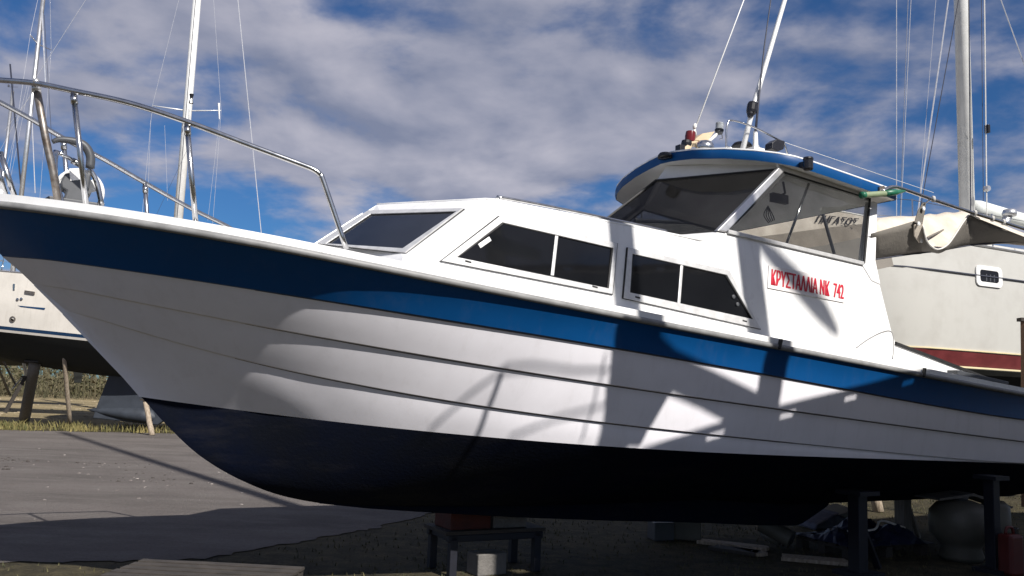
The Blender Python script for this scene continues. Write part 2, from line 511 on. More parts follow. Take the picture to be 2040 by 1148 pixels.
M['dirt'] = ground_mat('bare_dirt', (0.075, 0.062, 0.036), (0.022, 0.021, 0.013), (0.12, 0.10, 0.055), 0.6, 5.0, 1.0, 30, 0.5)
M['road'] = ground_mat('worn_concrete_road', (0.170, 0.150, 0.140), (0.118, 0.105, 0.097), (0.195, 0.178, 0.165), 0.45, 1.3, 0.9, 60, 0.42, (0.6, 1.7, 1))
M['field'] = ground_mat('dry_field', (0.30, 0.235, 0.13), (0.15, 0.12, 0.06), (0.40, 0.34, 0.22), 0.25, 1.2, 1.0, 9, 0.5, (0.5, 1.2, 1))
sheet('ground', [(-900, -300), (900, -300), (900, 1500), (-900, 1500)], 0.0, M['dirt'])
sheet('field', [(-700, 27.3), (-12.0, 27.3), (-8.0, 28.8), (14.0, 36.5), (700, 250), (700, 1400), (-700, 1400)], 0.004, M['field'])
edge_ = [(-9.0, 3.0), (-7.2, 6.4), (-6.0, 7.0), (-4.7, 7.45), (-3.7, 7.65), (-2.75, 8.05), (-2.1, 9.0), (-1.4, 10.3), (0.4, 15), (4.0, 24), (9.0, 34.0), (-8.2, 27.0), (-10.3, 26.4), (-14.6, 25.0), (-20, 24.2), (-40, 22.5)]
rag = []
for k in range(len(edge_) - 1):
    a, b_ = Vector(edge_[k]), Vector(edge_[k + 1])
    n_ = max(2, int((b_ - a).length / .09)); pv = Vector((-(b_ - a).y, (b_ - a).x)).normalized()
    for q in range(n_):
        w_ = .03 * math.sin(q * .37 + k * 2) + rnd.gauss(0, .03)
        p = a.lerp(b_, q / n_) + pv * (w_ if k else 0); rag.append((p.x, p.y))
sheet('road', [(-80, -30), (-9.0, -30)] + rag + [(-80, 20)], 0.008, M['road'])

# small broken rubble strewn over the road, dry grass on the verge, brush beyond the field
mb = MB()
def stone(mb, x, y, z, r):
    k = len(mb.v)
    top = [Vector((x + r * rnd.uniform(.5, 1) * math.cos(a + .4), y + r * rnd.uniform(.5, 1) * math.sin(a + .4), z + r * rnd.uniform(.2, .5))) for a in (0, 2.1, 4.2)]
    bot = [Vector((x + r * math.cos(a), y + r * math.sin(a), z - r * .1)) for a in (0, 2.1, 4.2)]
    mb.add(top + bot, [(0, 1, 2), (0, 3, 4), (0, 4, 1), (1, 4, 5), (1, 5, 2), (2, 5, 3), (2, 3, 0)])
for i in range(170):
    y = rnd.gauss(14.6, 1.6) if rnd.random() < .8 else rnd.uniform(9.5, 24)
    stone(mb, rnd.uniform(-11, -2.5), y, 0.008, rnd.choice((.008, .012, .016, .022, .03)))
M['rubble'] = mat('pale_rubble', (0.30, 0.27, 0.25), 0.9, var=0.5, scale=3, col2=(0.06, 0.05, 0.05))
tag(mb.build('rubble', M['rubble']), 'scattered rubble and grit on the pale road', None, None, 'stuff')

mb = MB()
for i in range(900):
    y = rnd.choice((rnd.gauss(16.4, .22), rnd.gauss(14.7, .45), rnd.gauss(14.0, .3))); x = rnd.uniform(-13, -3.0)
    if math.sin(x * 2.1 + y) + math.sin(x * .9 - 2) + rnd.gauss(0, .5) < .1: continue
    stone(mb, x, y, 0.006, rnd.choice((.015, .02, .03, .045)))
M['clods'] = mat('dark_earth_clods', (0.055, 0.045, 0.04), 0.95, var=0.5)
tag(mb.build('clods', M['clods']), 'dark clods of earth dropped across the road', None, None, 'stuff')
def blade_field(n, xr, yr, zr, h, w, seed, zfn=None):
    r_ = random.Random(seed); mb = MB()
    for i in range(n):
        x, y = r_.uniform(*xr), r_.uniform(*yr)
        z0 = zfn(x, y) if zfn else 0.0
        if z0 is None: continue
        hh = h * r_.uniform(.4, 1.3); a = r_.uniform(0, PI * 2); l = r_.uniform(.1, .7) * hh
        dx, dy = math.cos(a) * w, math.sin(a) * w
        bx_, by_ = math.cos(a + 1.5) * l, math.sin(a + 1.5) * l
        mb.add([(x - dx, y - dy, z0), (x + dx, y + dy, z0), (x + bx_ * .4 + dx * .6, y + by_ * .4 + dy * .6, z0 + hh * .6), (x + bx_, y + by_, z0 + hh)], [(0, 1, 2), (0, 2, 3)])
    return mb
def verge(x, y):
    e = interp(x, [-40, -20, -14.6, -10.3, -8.2, 9], [22.5, 24.2, 25.0, 26.4, 27.0, 34])
    if math.sin(x * 3.1 + y * 2.3) + math.sin(x * 1.27 - y * 4.1) + rnd.gauss(0, .7) < -.25: return None
    return 0.0 if e + rnd.uniform(-.45, .35) < y < e + 2.2 + rnd.uniform(-.4, .8) else None
M['grass'] = mat('dry_verge_grass', (0.23, 0.185, 0.07), 0.9, var=0.5, scale=1.6, col2=(0.07, 0.075, 0.02))
tag(blade_field(42000, (-30, 2), (22, 33), None, 0.22, 0.016, 3, verge).build('grass', M['grass']), 'dry yellow green grass along the road verge', None, None, 'stuff')
M['weeds'] = mat('yellowing_weeds', (0.11, 0.095, 0.04), 0.9, var=0.5, scale=2.2, col2=(0.025, 0.03, 0.012))
def wz(x, y):
    edge = interp(y, [6.4, 7, 7.45, 7.65, 8.05, 9, 10.3, 15, 24], [-7.2, -6, -4.7, -3.7, -2.75, -2.1, -1.4, .4, 4])
    return 0.0 if x > edge + rnd.uniform(0, .5) and rnd.random() < .35 + .65 * (math.sin(x * 2.3 + y) * math.sin(y * 1.7 - x * .8) > .1) else None
tag(blade_field(30000, (-6, 12), (6.3, 20), None, 0.034, 0.007, 4, wz).build('weeds', M['weeds']), 'short weeds growing in the dirt below the boats', None, None, 'stuff')

def brush(name, label, n, xr, yr, hmax, leaf, m, seed):
    r_ = random.Random(seed); mb = MB()
    for i in range(n):
        x = r_.uniform(*xr); y = r_.uniform(*yr)
        top = hmax * (.55 + .3 * math.sin(x * .31 + seed) + .18 * math.sin(x * 1.13))
        z = top * r_.random() ** .8
        s = leaf * r_.uniform(.5, 1.4)
        d = [Vector((r_.gauss(0, 1), r_.gauss(0, 1), r_.gauss(0, 1))).normalized() * s for _ in range(3)]
        c = Vector((x, y, max(z, .02)))
        mb.add([c + d[0], c + d[1], c + d[2]], [(0, 1, 2)])
        if i % 6 == 0:   # a bare twig
            mb.add([(x - .02, y, 0), (x + .02, y, 0), (x + r_.gauss(0, .25), y, top * 1.12)], [(0, 1, 2)])
    o = mb.build(name, m); tag(o, label, None, None, 'stuff'); return o
M['brush'] = mat('scrub_foliage', (0.12, 0.105, 0.05), 0.9, var=0.6, scale=0.4, col2=(0.045, 0.055, 0.02))
M['twigs'] = mat('bare_brown_scrub', (0.115, 0.095, 0.055), 0.9, var=0.5, scale=0.35, col2=(0.045, 0.048, 0.022))
brush('scrub', 'brown leafless scrub at the far side of the field', 15000, (-75, 20), (62, 70), 4.2, .22, M['twigs'], 5)
brush('scrub', 'dull green bushes beyond the dry field', 15000, (-80, 30), (72, 80), 6.0, .30, M['brush'], 8)
mb = MB()
for i in range(700):
    y = rnd.uniform(29, 60); x = rnd.uniform(-50, -10) * y / 45
    stone(mb, x, y, 0.0, rnd.uniform(.03, .13))
M['fieldstone'] = mat('field_stone', (0.34, 0.28, 0.19), 0.9, var=0.4)
tag(mb.build('rubble', M['fieldstone']), 'pale stones lying on the dry field', None, None, 'stuff')

# ================================================================== the motor cruiser
# boat frame: x runs aft from the stem head, y to starboard, z up from the ground
boat = thing('motor_cruiser', 'white cabin cruiser with blue band and navy bottom, bow to the left', 'boat', (-3.7077, 5.5074, 0.0), R(30))
S_END = 11.5
HBT = {'sheer': ((0, 0.15, 0.5, 1, 1.5, 2, 3, 4, 5, 6, 8, 11.5), (0.05, 0.29, 0.66, 1.02, 1.25, 1.38, 1.48, 1.51, 1.51, 1.5, 1.47, 1.33)), 'band': ((0.32, 0.6, 0.8, 1, 1.25, 1.5, 2, 2.5, 3, 4, 5, 6, 8, 11.5), (0.0, 0.397, 0.559, 0.696, 0.841, 0.956, 1.125, 1.244, 1.32, 1.402, 1.432, 1.437, 1.411, 1.372)), 'k1': ((0.53, 0.8, 1, 1.25, 1.5, 2, 2.5, 3, 4, 5, 6, 8, 11.5), (0.0, 0.346, 0.474, 0.609, 0.718, 0.889, 1.037, 1.14, 1.266, 1.332, 1.362, 1.353, 1.346)), 'k2': ((0.72, 1, 1.25, 1.5, 2, 2.5, 3, 4, 5, 6, 8, 11.5), (0.0, 0.269, 0.377, 0.467, 0.626, 0.807, 0.94, 1.122, 1.23, 1.284, 1.29, 1.324)), 'wl': ((1.25, 1.5, 2, 2.5, 3, 4, 5, 6, 8, 11.5), (0.0, 0.06, 0.262, 0.554, 0.759, 1.02, 1.169, 1.246, 1.276, 1.26))}
HB = {k: pchip(*v) for k, v in HBT.items()}
S0 = {k: v[0][0] for k, v in HBT.items()}
ZC = {'sheer': [7.4e-05, -0.002011, 0.020731, -0.170643, 2.688769], 'band': [0.000152, -0.003416, 0.026985, -0.170737, 2.442559], 'k1': [8.2e-05, -0.002575, 0.030887, -0.236856, 2.338203], 'k2': [0.000272, -0.007573, 0.079392, -0.435713, 2.340455], 'wl': [-0.000778, 0.017863, -0.160802, 1.655683]}
STEM = [(0.0, 2.70), (0.317, 2.41), (0.553, 2.19), (0.704, 2.045), (0.945, 1.79), (1.263, 1.483), (1.447, 1.291), (1.708, 1.06), (2.009, 0.885), (2.318, 0.765), (2.637, 0.697), (2.885, 0.664), (3.544, 0.601), (4.792, 0.5), (6.602, 0.392), (7.95, 0.31), (11.5, 0.30)]
stem_z = pchip([a for a, _ in STEM], [b_ for _, b_ in STEM])
NS = 90
TAU = [(j / NS) ** 1.7 for j in range(NS + 1)]
def curve(k):
    out = []
    for t in TAU:
        s = S0[k] + (S_END - S0[k]) * t
        out.append((s, HB[k](s), polyval(ZC[k], s)))
    # the line ends on the stem
    z_st = stem_z(S0[k]) if k != 'sheer' else out[0][2]
    n = 10
    for j in range(n):
        w = (1 - j / n) ** 2
        s, h, z = out[j]
        out[j] = (s, h, z + (z_st - out[0][2]) * w if j else z_st)
    return out
CV = {k: curve(k) for k in HBT}
def strip(mb, top, bot, rows, bulge=0.0):
    for side in (-1, 1):
        rr = []
        for i in range(rows + 1):
            q = i / rows
            rr.append([(a[0] + (b_[0] - a[0]) * q, side * max(0.0, a[1] + (b_[1] - a[1]) * q + bulge * math.sin(PI * q) * min(1, a[1] * 1.5)), a[2] + (b_[2] - a[2]) * q) for a, b_ in zip(top, bot)])
        mb.grid(rr)
def inset(c, d):
    return [(s, max(0.0, t - d * min(1, t / .12)), z - 0.004) for s, t, z in c]
STEP = 0.024
mb = MB(); strip(mb, CV['sheer'], CV['band'], 5, -0.012)
# the underside of the band's lower edge
strip(mb, CV['band'], inset(CV['band'], STEP), 1)
mb.build('blue_band', M['blue'], boat, smooth=True, auto=35)
mb = MB()
strip(mb, inset(CV['band'], STEP), CV['k1'], 4, 0.004)
strip(mb, CV['k1'], inset(CV['k1'], STEP), 1)
strip(mb, inset(CV['k1'], STEP), CV['k2'], 4, 0.004)
strip(mb, CV['k2'], inset(CV['k2'], STEP), 1)
strip(mb, inset(CV['k2'], STEP), CV['wl'], 4, 0.006)
mb.build('topsides', M['hullwhite'], boat, smooth=True, auto=35)
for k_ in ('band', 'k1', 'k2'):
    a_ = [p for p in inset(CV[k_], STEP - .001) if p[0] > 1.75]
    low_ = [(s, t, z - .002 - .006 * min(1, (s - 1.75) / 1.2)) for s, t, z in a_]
    mb = MB(); strip(mb, a_, low_, 1); mb.build('plank_seam', M['seam'], boat)  # thin dark strip painted below each step as its shadow
# bottom: full bilge down to the keel line
mb = MB()
body_z = lambda s: stem_z(s) if s < 2.9 else max(stem_z(s) + min(.22, (s - 2.9) * .06), .52)
for side in (-1, 1):
    rr = []
    for i in range(13):
        q = i / 12
        row = []
        for (s, t, z) in CV['wl']:
            zk = body_z(s)
            row.append((s, side * t * (1 - q) ** (0.62 if s > 2.5 else 0.62 + (2.5 - s) * .25), z + (zk - z) * q))
        rr.append(row)
    mb.grid(rr)
mb.build('bottom', M['navy'], boat, smooth=True)
# long keel below the bottom
mb = MB()
kp = [(2.6, 0, .9)] + [(s, 0, stem_z(s)) for s in (2.6, 3.0, 3.6, 4.4, 5.4, 6.6, 7.3, 7.9)] + [(8.0, 0, .33), (8.4, 0, .50), (8.6, 0, .75)]
mb.prism([(a, -.05, c) for a, _, c in kp], (0, .10, 0))
mb.build('keel', M['navy'], boat, bevel=.012)
# transom
mb = MB()
prof = [CV[k][-1] for k in ('sheer', 'band', 'k1', 'k2', 'wl')]
loop = [(S_END, t, z) for s, t, z in prof] + [(S_END, 0, body_z(S_END))] + [(S_END, -t, z) for s, t, z in reversed(prof)]
mb.add(loop, [tuple(range(len(loop)))])
mb.build('transom', M['hullwhite'], boat)
# deck with a low moulded edge
DK = 0.085
mb = MB()
rows = []
for w in (1, .96, .6, .3, 0, -.3, -.6, -.96, -1):
    rows.append([(s, -t * w, z + DK + (.05 * (1 - w * w) if abs(w) < .97 else 0)) for s, t, z in CV['sheer']])
rows.insert(0, [(s, -t, z) for s, t, z in CV['sheer']])
rows.append([(s, t, z) for s, t, z in CV['sheer']])
mb.grid(rows)
n0 = len(mb.v); L_ = CV['sheer'][0]
mb.build('deck', M['gel'], boat, smooth=True, auto=18)
mb = MB()
mb.prism([(-.06, -.12, 2.695), (-.06, .12, 2.695), (.30, .36, 2.69), (.30, -.36, 2.69)], (0, 0, .09))
mb.build('stem_head', M['gel'], boat, bevel=.02)
# rubbing strake along both sides
for side in (-1, 1):
    mb = MB()
    mb.tube([(s, side * (t + .006), z + .012) for s, t, z in CV['sheer']], .025, 8)
    mb.build('rubbing_strake', M['rail'], boat, smooth=True)
# thin dark seam above the strake and two worn joints in it
for s in (6.03, 8.02):
    t, z = HB['sheer'](s), polyval(ZC['sheer'], s)
    mb = MB(); mb.box((s, -(t + .03), z + .035), (.018, .03, .085), (0, R(18), 0)); mb.build('strake_joint', M['rubber'], boat)

# ---- trunk cabin and wheelhouse
def off(p, d):
    """a point of the cabin side moved outward by d"""
    sgn = 1 if p[1] > 0 else -1
    return (p[0], p[1] + sgn * d * .989, p[2] + d * .148)
def mir(p): return (p[0], -p[1], p[2])
CABT = lambda z: 1.25 - (z - 2.4) * .15
def cabp(s, z): return (s, -CABT(z), z)
FB, FT = (2.704, -1.236, 2.495), (3.357, -1.157, 3.022)
side_poly = [cabp(2.70, 2.36), FB, FT, cabp(3.45, 3.03), cabp(4.39, 3.008), cabp(5.07, 2.99), (5.465, -1.165, 2.965), (5.678, -1.147, 3.084),
             (5.798, -1.146, 3.090), (7.583, -1.160, 3.003), (7.785, -1.151, 3.061), (7.809, -1.187, 2.823), (7.882, -1.254, 2.370), (7.915, -1.273, 2.248), (7.829, -1.299, 2.076), cabp(7.83, 1.98), cabp(5.5, 2.05), cabp(4.0, 2.2)]
for f in (lambda p: p, mir):
    mb = MB()
    pl = [f(p) for p in side_poly]
    inner = (0, .035 if pl[0][1] < 0 else -.035, 0)
    mb.prism(pl, inner)
    mb.build('cabin_side', M['gel'], boat, bevel=.012)
APT, APB = (2.95, 0.0, 3.125), (2.40, 0.0, 2.70)
for f in (lambda p: p, mir):
    mb = MB()
    mb.prism([f(p) for p in (FB, FT, APT, APB, (2.35, 0, 2.45), cabp(2.66, 2.36))], (.03, 0, -.01))
    mb.build('cabin_front', M['gel'], boat, bevel=.008)
# coachroof
mb = MB()
stn = [(None, 0), (3.45, 3.03), (4.39, 3.008), (5.07, 2.99), (5.7, 2.97)]
rows = []
for q in (-1, -.8, -.5, -.25, 0, .25, .5, .8, 1):
    row = [(APT[0] + (FT[0] - APT[0]) * abs(q), FT[1] * -q, APT[2] + (FT[2] - APT[2]) * abs(q))]
    for s, z in stn[1:]:
        row.append((s, CABT(z) * q, z + .085 * (1 - q * q)))
    rows.append(row)
mb.grid(rows)
mb.build('coachroof', M['gel'], boat, smooth=True, solid=.02, auto=30)
def ring(mb, outer, inner, d):
    d = Vector(d); n = len(outer)
    o0 = [Vector(p) for p in outer]; i0 = [Vector(p) for p in inner]
    v = o0 + i0 + [p + d for p in o0] + [p + d for p in i0]
    fs = []
    for i in range(n):
        j = (i + 1) % n
        fs += [(i, j, n + j, n + i), (2 * n + i, 3 * n + i, 3 * n + j, 2 * n + j), (i, 2 * n + i, 2 * n + j, j), (n + i, n + j, 3 * n + j, 3 * n + i)]
    return mb.add(v, fs)
def grow(poly, d):
    """poly (roughly planar) with each edge pushed out by d"""
    P = [Vector(p) for p in poly]; n = len(P)
    nrm = (P[1] - P[0]).cross(P[2] - P[1]).normalized()
    out = []
    for i in range(n):
        a, b_, c = P[i - 1], P[i], P[(i + 1) % n]
        e1, e2 = (b_ - a).normalized(), (c - b_).normalized()
        n1, n2 = e1.cross(nrm), e2.cross(nrm)
        k = (n1 + n2).normalized()
        out.append(tuple(b_ + k * d / max(.3, k.dot(n1))))
    return out
def sgnd(poly): return 1.0
def cabin_window(name, outer, inner, mull, f, latch=None, extra=None):
    o_ = [f(off(p, .004)) for p in outer]; i_ = [f(off(p, .004)) for p in inner]
    sgn = -1 if o_[0][1] < 0 else 1
    nv = Vector((0, .989 * sgn, .148))
    c = sum((Vector(p) for p in o_), Vector()) / len(o_)
    big = lambda P, d: [tuple(Vector(p) + (Vector(p) - c).normalized() * d) for p in P]
    mb = MB(); ring(mb, o_, i_, nv * .018)
    fr = mb.build(name, M['alupaint'], boat, bevel=.003)
    mb = MB(); ring(mb, big(o_, .011), big(o_, .001), nv * .009)
    mb.build('gasket', M['rubber'], fr)
    mb = MB(); ring(mb, big(i_, -.001), big(i_, -.014), nv * .012)
    mb.build('gasket', M['rubber'], fr)
    # two panes, one a little behind the other
    (mt, mbm) = [Vector(f(off(p, .004))) for p in mull]
    I = [Vector(p) for p in i_]
    if len(I) == 4:
        front = [I[0], I[1], mt, mbm]; back = [mbm, mt, I[2], I[3]]
    mb = MB(); mb.prism([p + nv * .004 for p in front], nv * .003); mb.build('pane', M['darkpane'], fr)
    mb = MB(); mb.prism([p + nv * .001 for p in back], nv * .002); mb.build('pane', M['darkpane'], fr)
    mb = MB(); d = (mt - mbm).normalized()
    w = Vector((1, 0, 0)) * .014
    mb.prism([mt - w, mt + w, mbm + w, mbm - w], nv * .014); mb.build('mullion', M['alupaint'], fr, bevel=.002)
    # water slots in the bottom rail
    return fr, nv
W1O = [(2.979, -1.234, 2.505), (3.463, -1.175, 2.898), (4.544, -1.186, 2.828), (4.459, -1.249, 2.405)]
W1I = [(3.102, -1.228, 2.545), (3.483, -1.182, 2.854), (4.500, -1.193, 2.781), (4.428, -1.243, 2.446)]
W1M = [(3.965, -1.188, 2.816), (3.906, -1.235, 2.497)]
W2O = [(4.570, -1.253, 2.383), (4.653, -1.189, 2.804), (5.743, -1.201, 2.729), (6.051, -1.273, 2.244)]
W2I = [(4.635, -1.245, 2.434), (4.690, -1.196, 2.758), (5.714, -1.206, 2.690), (5.972, -1.262, 2.322)]
W2M = [(5.211, -1.202, 2.720), (5.140, -1.252, 2.384)]
for f in (lambda p: p, mir):
    fr, nv = cabin_window('side_window', W1O, W1I, W1M, f)
    if f(W1O[0])[1] < 0:
        a, b_ = [Vector(off(p, .014)) for p in ((3.287, -1.213, 2.649), (3.376, -1.203, 2.717))]
        mb = MB(); d = (b_ - a)
        mb.box((a + b_) / 2, (d.length, .012, .035), Matrix(((d.normalized().x, 0, -d.normalized().z), (0, 1, 0), (d.normalized().z, 0, d.normalized().x))))
        mb.build('latch', M['whiteplastic'], fr, bevel=.003)
        for p in ((3.189, -1.232, 2.521), (4.292, -1.243, 2.445)):
            mb = MB(); mb.box(off(p, .023), (.05, .004, .012), (0, R(8), 0)); mb.build('drain_slot', M['rubber'], fr)
    fr, nv = cabin_window('side_window', W2O, W2I, W2M, f)
    if f(W1O[0])[1] < 0:
        for p in ((5.771, -1.234, 2.505), (5.809, -1.244, 2.442)):
            mb = MB(); mb.lathe([(.018, 0), (.018, .01), (.009, .012)], off(p, .009), (0, -1, .1), 10); mb.build('latch', M['greyplastic'], fr)
        for p in ((4.707, -1.250, 2.399), (5.866, -1.265, 2.297)):
            mb = MB(); mb.box(off(p, .023), (.05, .004, .012), (0, R(8), 0)); mb.build('drain_slot', M['rubber'], fr)
# panes of the cabin front
FO = [(2.449, -0.088, 2.711), (2.863, -0.060, 3.037), (3.208, -1.107, 2.926), (2.734, -1.198, 2.531)]
FI = [(2.478, -0.204, 2.691), (2.848, -0.163, 2.989), (3.167, -1.093, 2.900), (2.748, -1.115, 2.571)]
fn_ = (Vector(FO[1]) - Vector(FO[0])).cross(Vector(FO[2]) - Vector(FO[1])).normalized()
if fn_.x > 0: fn_ = -fn_
for f in (lambda p: p, mir):
    nn = Vector(f(tuple(fn_)))
    oo = [Vector(f(p)) + nn * .003 for p in FO]; ii = [Vector(f(p)) + nn * .003 for p in FI]
    mb = MB(); ring(mb, oo, ii, nn * .016)
    fr = mb.build('front_window', M['alupaint'], boat, bevel=.003)
    c = sum(oo, Vector()) / 4
    mb = MB(); ring(mb, [p + (p - c).normalized() * .010 for p in oo], oo, nn * .006); mb.build('gasket', M['rubber'], fr)
    mb = MB(); ring(mb, ii, [p - (p - c).normalized() * .014 for p in ii], nn * .010); mb.build('gasket', M['rubber'], fr)
    mb = MB(); mb.prism([p + nn * .001 for p in ii], nn * .003); mb.build('pane', M['frontpane'], fr)
# grab rails on the coachroof
GR = smooth_path([(3.497, -1.080, 3.038), (3.509, -1.080, 3.063), (3.535, -1.080, 3.074), (3.993, -1.080, 3.067), (4.685, -1.080, 3.044), (5.101, -1.080, 3.027), (5.151, -1.080, 3.016), (5.163, -1.080, 2.996)], 4)
for f in (lambda p: p, mir):
    mb = MB(); mb.tube([f(tuple(p)) for p in GR], .014, 8)
    mb.tube([f((4.050, -1.080, 3.055)), f((4.057, -1.080, 3.008))], .012, 6)
    mb.build('grab_rail', M['steel'], boat, smooth=True)

# wheelhouse base: raked ledge below the windscreen, dash behind it
AP_B = Vector((5.02, 0, 3.09)); AP_T = Vector((5.93, 0, 3.81))
PB, PT = Vector((5.690, -1.147, 3.085)), Vector((6.585, -1.037, 3.820))
mb = MB()
LF = Vector((5.465, -1.165, 2.965))
for sg in (1, -1):
    g = lambda p: (p[0], p[1] * sg, p[2])
    mb.add([g(LF), g(PB), g((5.10, 0, 3.10)), g((4.82, 0, 3.02))], [(0, 1, 2, 3)])
    mb.add([g(PB), g((6.35, PB.y, 3.09)), g((6.35, 0, 3.09)), g((5.10, 0, 3.10))], [(0, 1, 2, 3)])
mb.build('wheelhouse_ledge', M['gel'], boat)
mb = MB(); mb.box((6.05, 0, 2.78), (.5, 2.1, .56)); mb.build('dashboard', M['dash'], boat, bevel=.04)
mb = MB(); mb.box((6.8, 0, 2.16), (2.1, 2.3, .05)); mb.build('wheelhouse_floor', M['dash'], boat)
wrim = []
for k in range(25):
    a = 2 * PI * k / 24
    wrim.append((6.42 + .05 * math.sin(a), -.45 + .2 * math.cos(a), 2.98 + .2 * math.sin(a)))
mb = MB(); mb.tube(wrim, .014, 6)
for k in range(3):
    a = 2 * PI * k / 3 + .3
    mb.tube([(6.42, -.45, 2.98), (6.42 + .05 * math.sin(a), -.45 + .2 * math.cos(a), 2.98 + .2 * math.sin(a))], .009, 5)
mb.tube([(6.3, -.45, 2.95), (6.42, -.45, 2.98)], .02, 6)
mb.build('steering_wheel', M['blackplastic'], boat, smooth=True)

# glazing of the wheelhouse
SG = [(5.787, -1.145, 3.098), (6.619, -1.042, 3.785), (7.835, -1.053, 3.711), (7.593, -1.158, 3.014)]
for f in (lambda p: p, mir):
    mb = MB(); mb.prism([f(p) for p in SG], f((0, .006, 0)))
    sp = mb.build('side_glass', M['clear'], boat)
    c = sum((Vector(f(p)) for p in SG), Vector()) / 4
    o_ = [Vector(f(off(p, .006))) for p in SG]; sgn = -1 if o_[0].y < 0 else 1
    mb = MB(); ring(mb, [p + (p - c).normalized() * .014 for p in o_], [p - (p - c).normalized() * .012 for p in o_], Vector((0, .012 * sgn, 0)))
    mb.build('seal', M['rubber'], sp)
    # aluminium sill under the glass
    a, b_ = Vector(f(off((5.784, -1.149, 3.075), .004))), Vector(f(off((7.579, -1.162, 2.987), .004)))
    mb = MB(); mb.prism([a, b_, b_ + Vector((0, 0, .035)), a + Vector((0, 0, .035))], (0, .02 * sgn, 0)); mb.build('sill', M['alupaint'], sp, bevel=.003)
    # header above the glass, up to the roof
    mb = MB()
    h0 = [f((6.605, -1.043, 3.777)), f((7.849, -1.055, 3.703)), f(cabp(7.93, 3.80)), f(cabp(6.50, 3.95))]
    mb.prism(h0, f((0, .03, 0))); mb.build('header', M['gelgrey'], boat)
    # front pillar, a broad aluminium extrusion
    a, b_ = Vector(f(tuple(PB))), Vector(f(tuple(PT)))
    mb = MB()
    w = Vector((.060, 0, 0)); o2 = Vector((0, .022 * sgn, 0))
    mb.prism([a - w * .6 + o2, a + w * 1.25 + o2, b_ + w * .75 + o2, b_ - w * .9 + o2], (0, -.05 * sgn, 0))
    mb.build('windscreen_pillar', M['alu'], boat, bevel=.008)
    # white aft pillar
    mb = MB()
    pl = [(7.839, -1.056, 3.690), (7.957, -1.056, 3.692), (7.784, -1.152, 3.056), (7.807, -1.188, 2.812), (7.676, -1.184, 2.840), (7.571, -1.163, 2.981)]
    mb.prism([f(off(p, .012)) for p in pl], (0, -.07 * sgn, 0)); mb.build('aft_pillar', M['gel'], boat, bevel=.012)
    # windscreen half
    WS = [PB + Vector((.0, .02, .0)), PT + Vector((0, .02, 0)), AP_T, AP_B]
    pl = [Vector(f(tuple(p))) for p in WS]
    mb = MB(); mb.prism(pl, (.006, 0, 0)); sp = mb.build('windscreen', M['tinted'], boat)
    mb = MB(); mb.tube([pl[1] + Vector((-.012, 0, 0)), pl[2] + Vector((-.012, 0, 0)), pl[3] + Vector((-.012, 0, 0)), pl[0] + Vector((-.012, 0, 0))], .011, 6); mb.build('seal', M['rubber'], sp)
    mb = MB(); mb.prism([pl[1], pl[2], AP_T + Vector((.13, 0, .175)), pl[1] + Vector((.11, 0, .085))], (.03, 0, 0)); mb.build('windscreen_header', M['gelgrey'], boat)
# interior grab post and dark awning strut
mb = MB(); mb.tube([(7.073, -0.950, 3.783), (6.754, -0.950, 3.130)], .013, 8); mb.build('grab_post', M['steel'], boat, smooth=True)
mb = MB(); mb.tube([(8.046, -0.200, 4.076), (8.199, -0.200, 3.671), (8.353, -0.200, 3.311)], .018, 8)
mb.tube([(8.301, -0.200, 3.813), (8.224, -0.500, 4.022)], .010, 6)
mb.build('inner_strut', M['greyplastic'], boat, smooth=True)
mb = MB(); mb.tube([(7.093, -0.600, 3.866), (7.122, -0.600, 3.749), (6.984, -0.600, 3.676)], .012, 6)
mb.box((7.035, -0.600, 3.679), (.22, .05, .09))
for k in range(5):
    x = 1529 + 6 * k
    mb.tube(smooth_path([(6.984, -0.500, 3.615), tuple(Vector((6.984, -0.500, 3.511)) + Vector((.035 * k - .06, 0, 0))), tuple(Vector((7.035, -0.500, 3.434)) + Vector((.02 * k - .04, 0, .01 * k)))], 4), .005, 5)
mb.build('hanging_cord', M['dash'], boat, smooth=True)

# ---- hardtop
ROOF_U = lambda s, t: 3.95 - (s - 6.5) * .08 - .12 * (t / 1.2) ** 2
def roof_outline():
    P = []
    port = [(5.98, 0.0), (6.0, .16), (6.06, .38), (6.2, .68), (6.36, .92), (6.5, 1.07), (6.64, 1.155), (6.85, 1.19), (7.3, 1.205), (7.95, 1.215), (8.06, 1.20), (8.10, 1.12)]
    for s, t in port: P.append((s, t))
    stb_ = [(6.01, .22), (6.05, .5), (6.11, .8), (6.18, 1.0), (6.27, 1.13), (6.42, 1.19), (6.7, 1.205), (7.3, 1.205), (7.95, 1.215), (8.06, 1.20), (8.10, 1.12)]
    for s, t in reversed(stb_): P.append((s, -t))
    return P
RO = roof_outline()
RIM = 0.095
mb = MB()
lo = [(s, -t, ROOF_U(s, t)) for s, t in RO]
mid = [(s + (-.012 if s < 6.9 else 0), -t * 1.008, ROOF_U(s, t) + RIM * .5) for s, t in RO]
hi = [(s, -t, ROOF_U(s, t) + RIM) for s, t in RO]
mb.grid([lo + [lo[0]], mid + [mid[0]], hi + [hi[0]]])
roof = mb.build('hardtop_rim', M['blue'], boat, smooth=True)
def roof_skin(name, dz, m, shrink, cam_):
    mb = MB()
    c = (7.1, 0)
    rows = []
    for q in (1, .85, .6, .3, .12, .001):
        r_ = []
        for s, t in RO + [RO[0]]:
            ss = c[0] + (s - c[0]) * shrink * q; tt = t * shrink * q
            r_.append((ss, -tt, ROOF_U(ss, tt) + dz + (cam_ * (1 - q * q))))
        rows.append(r_)
    mb.grid(rows)
    return mb.build(name, m, boat, smooth=True)
roof_skin('hardtop_ceiling', .004, M['gelgrey'], .997, .0)
roof_skin('hardtop_top', RIM + .0, M['gel'], 1.0, .03)
mb = MB()
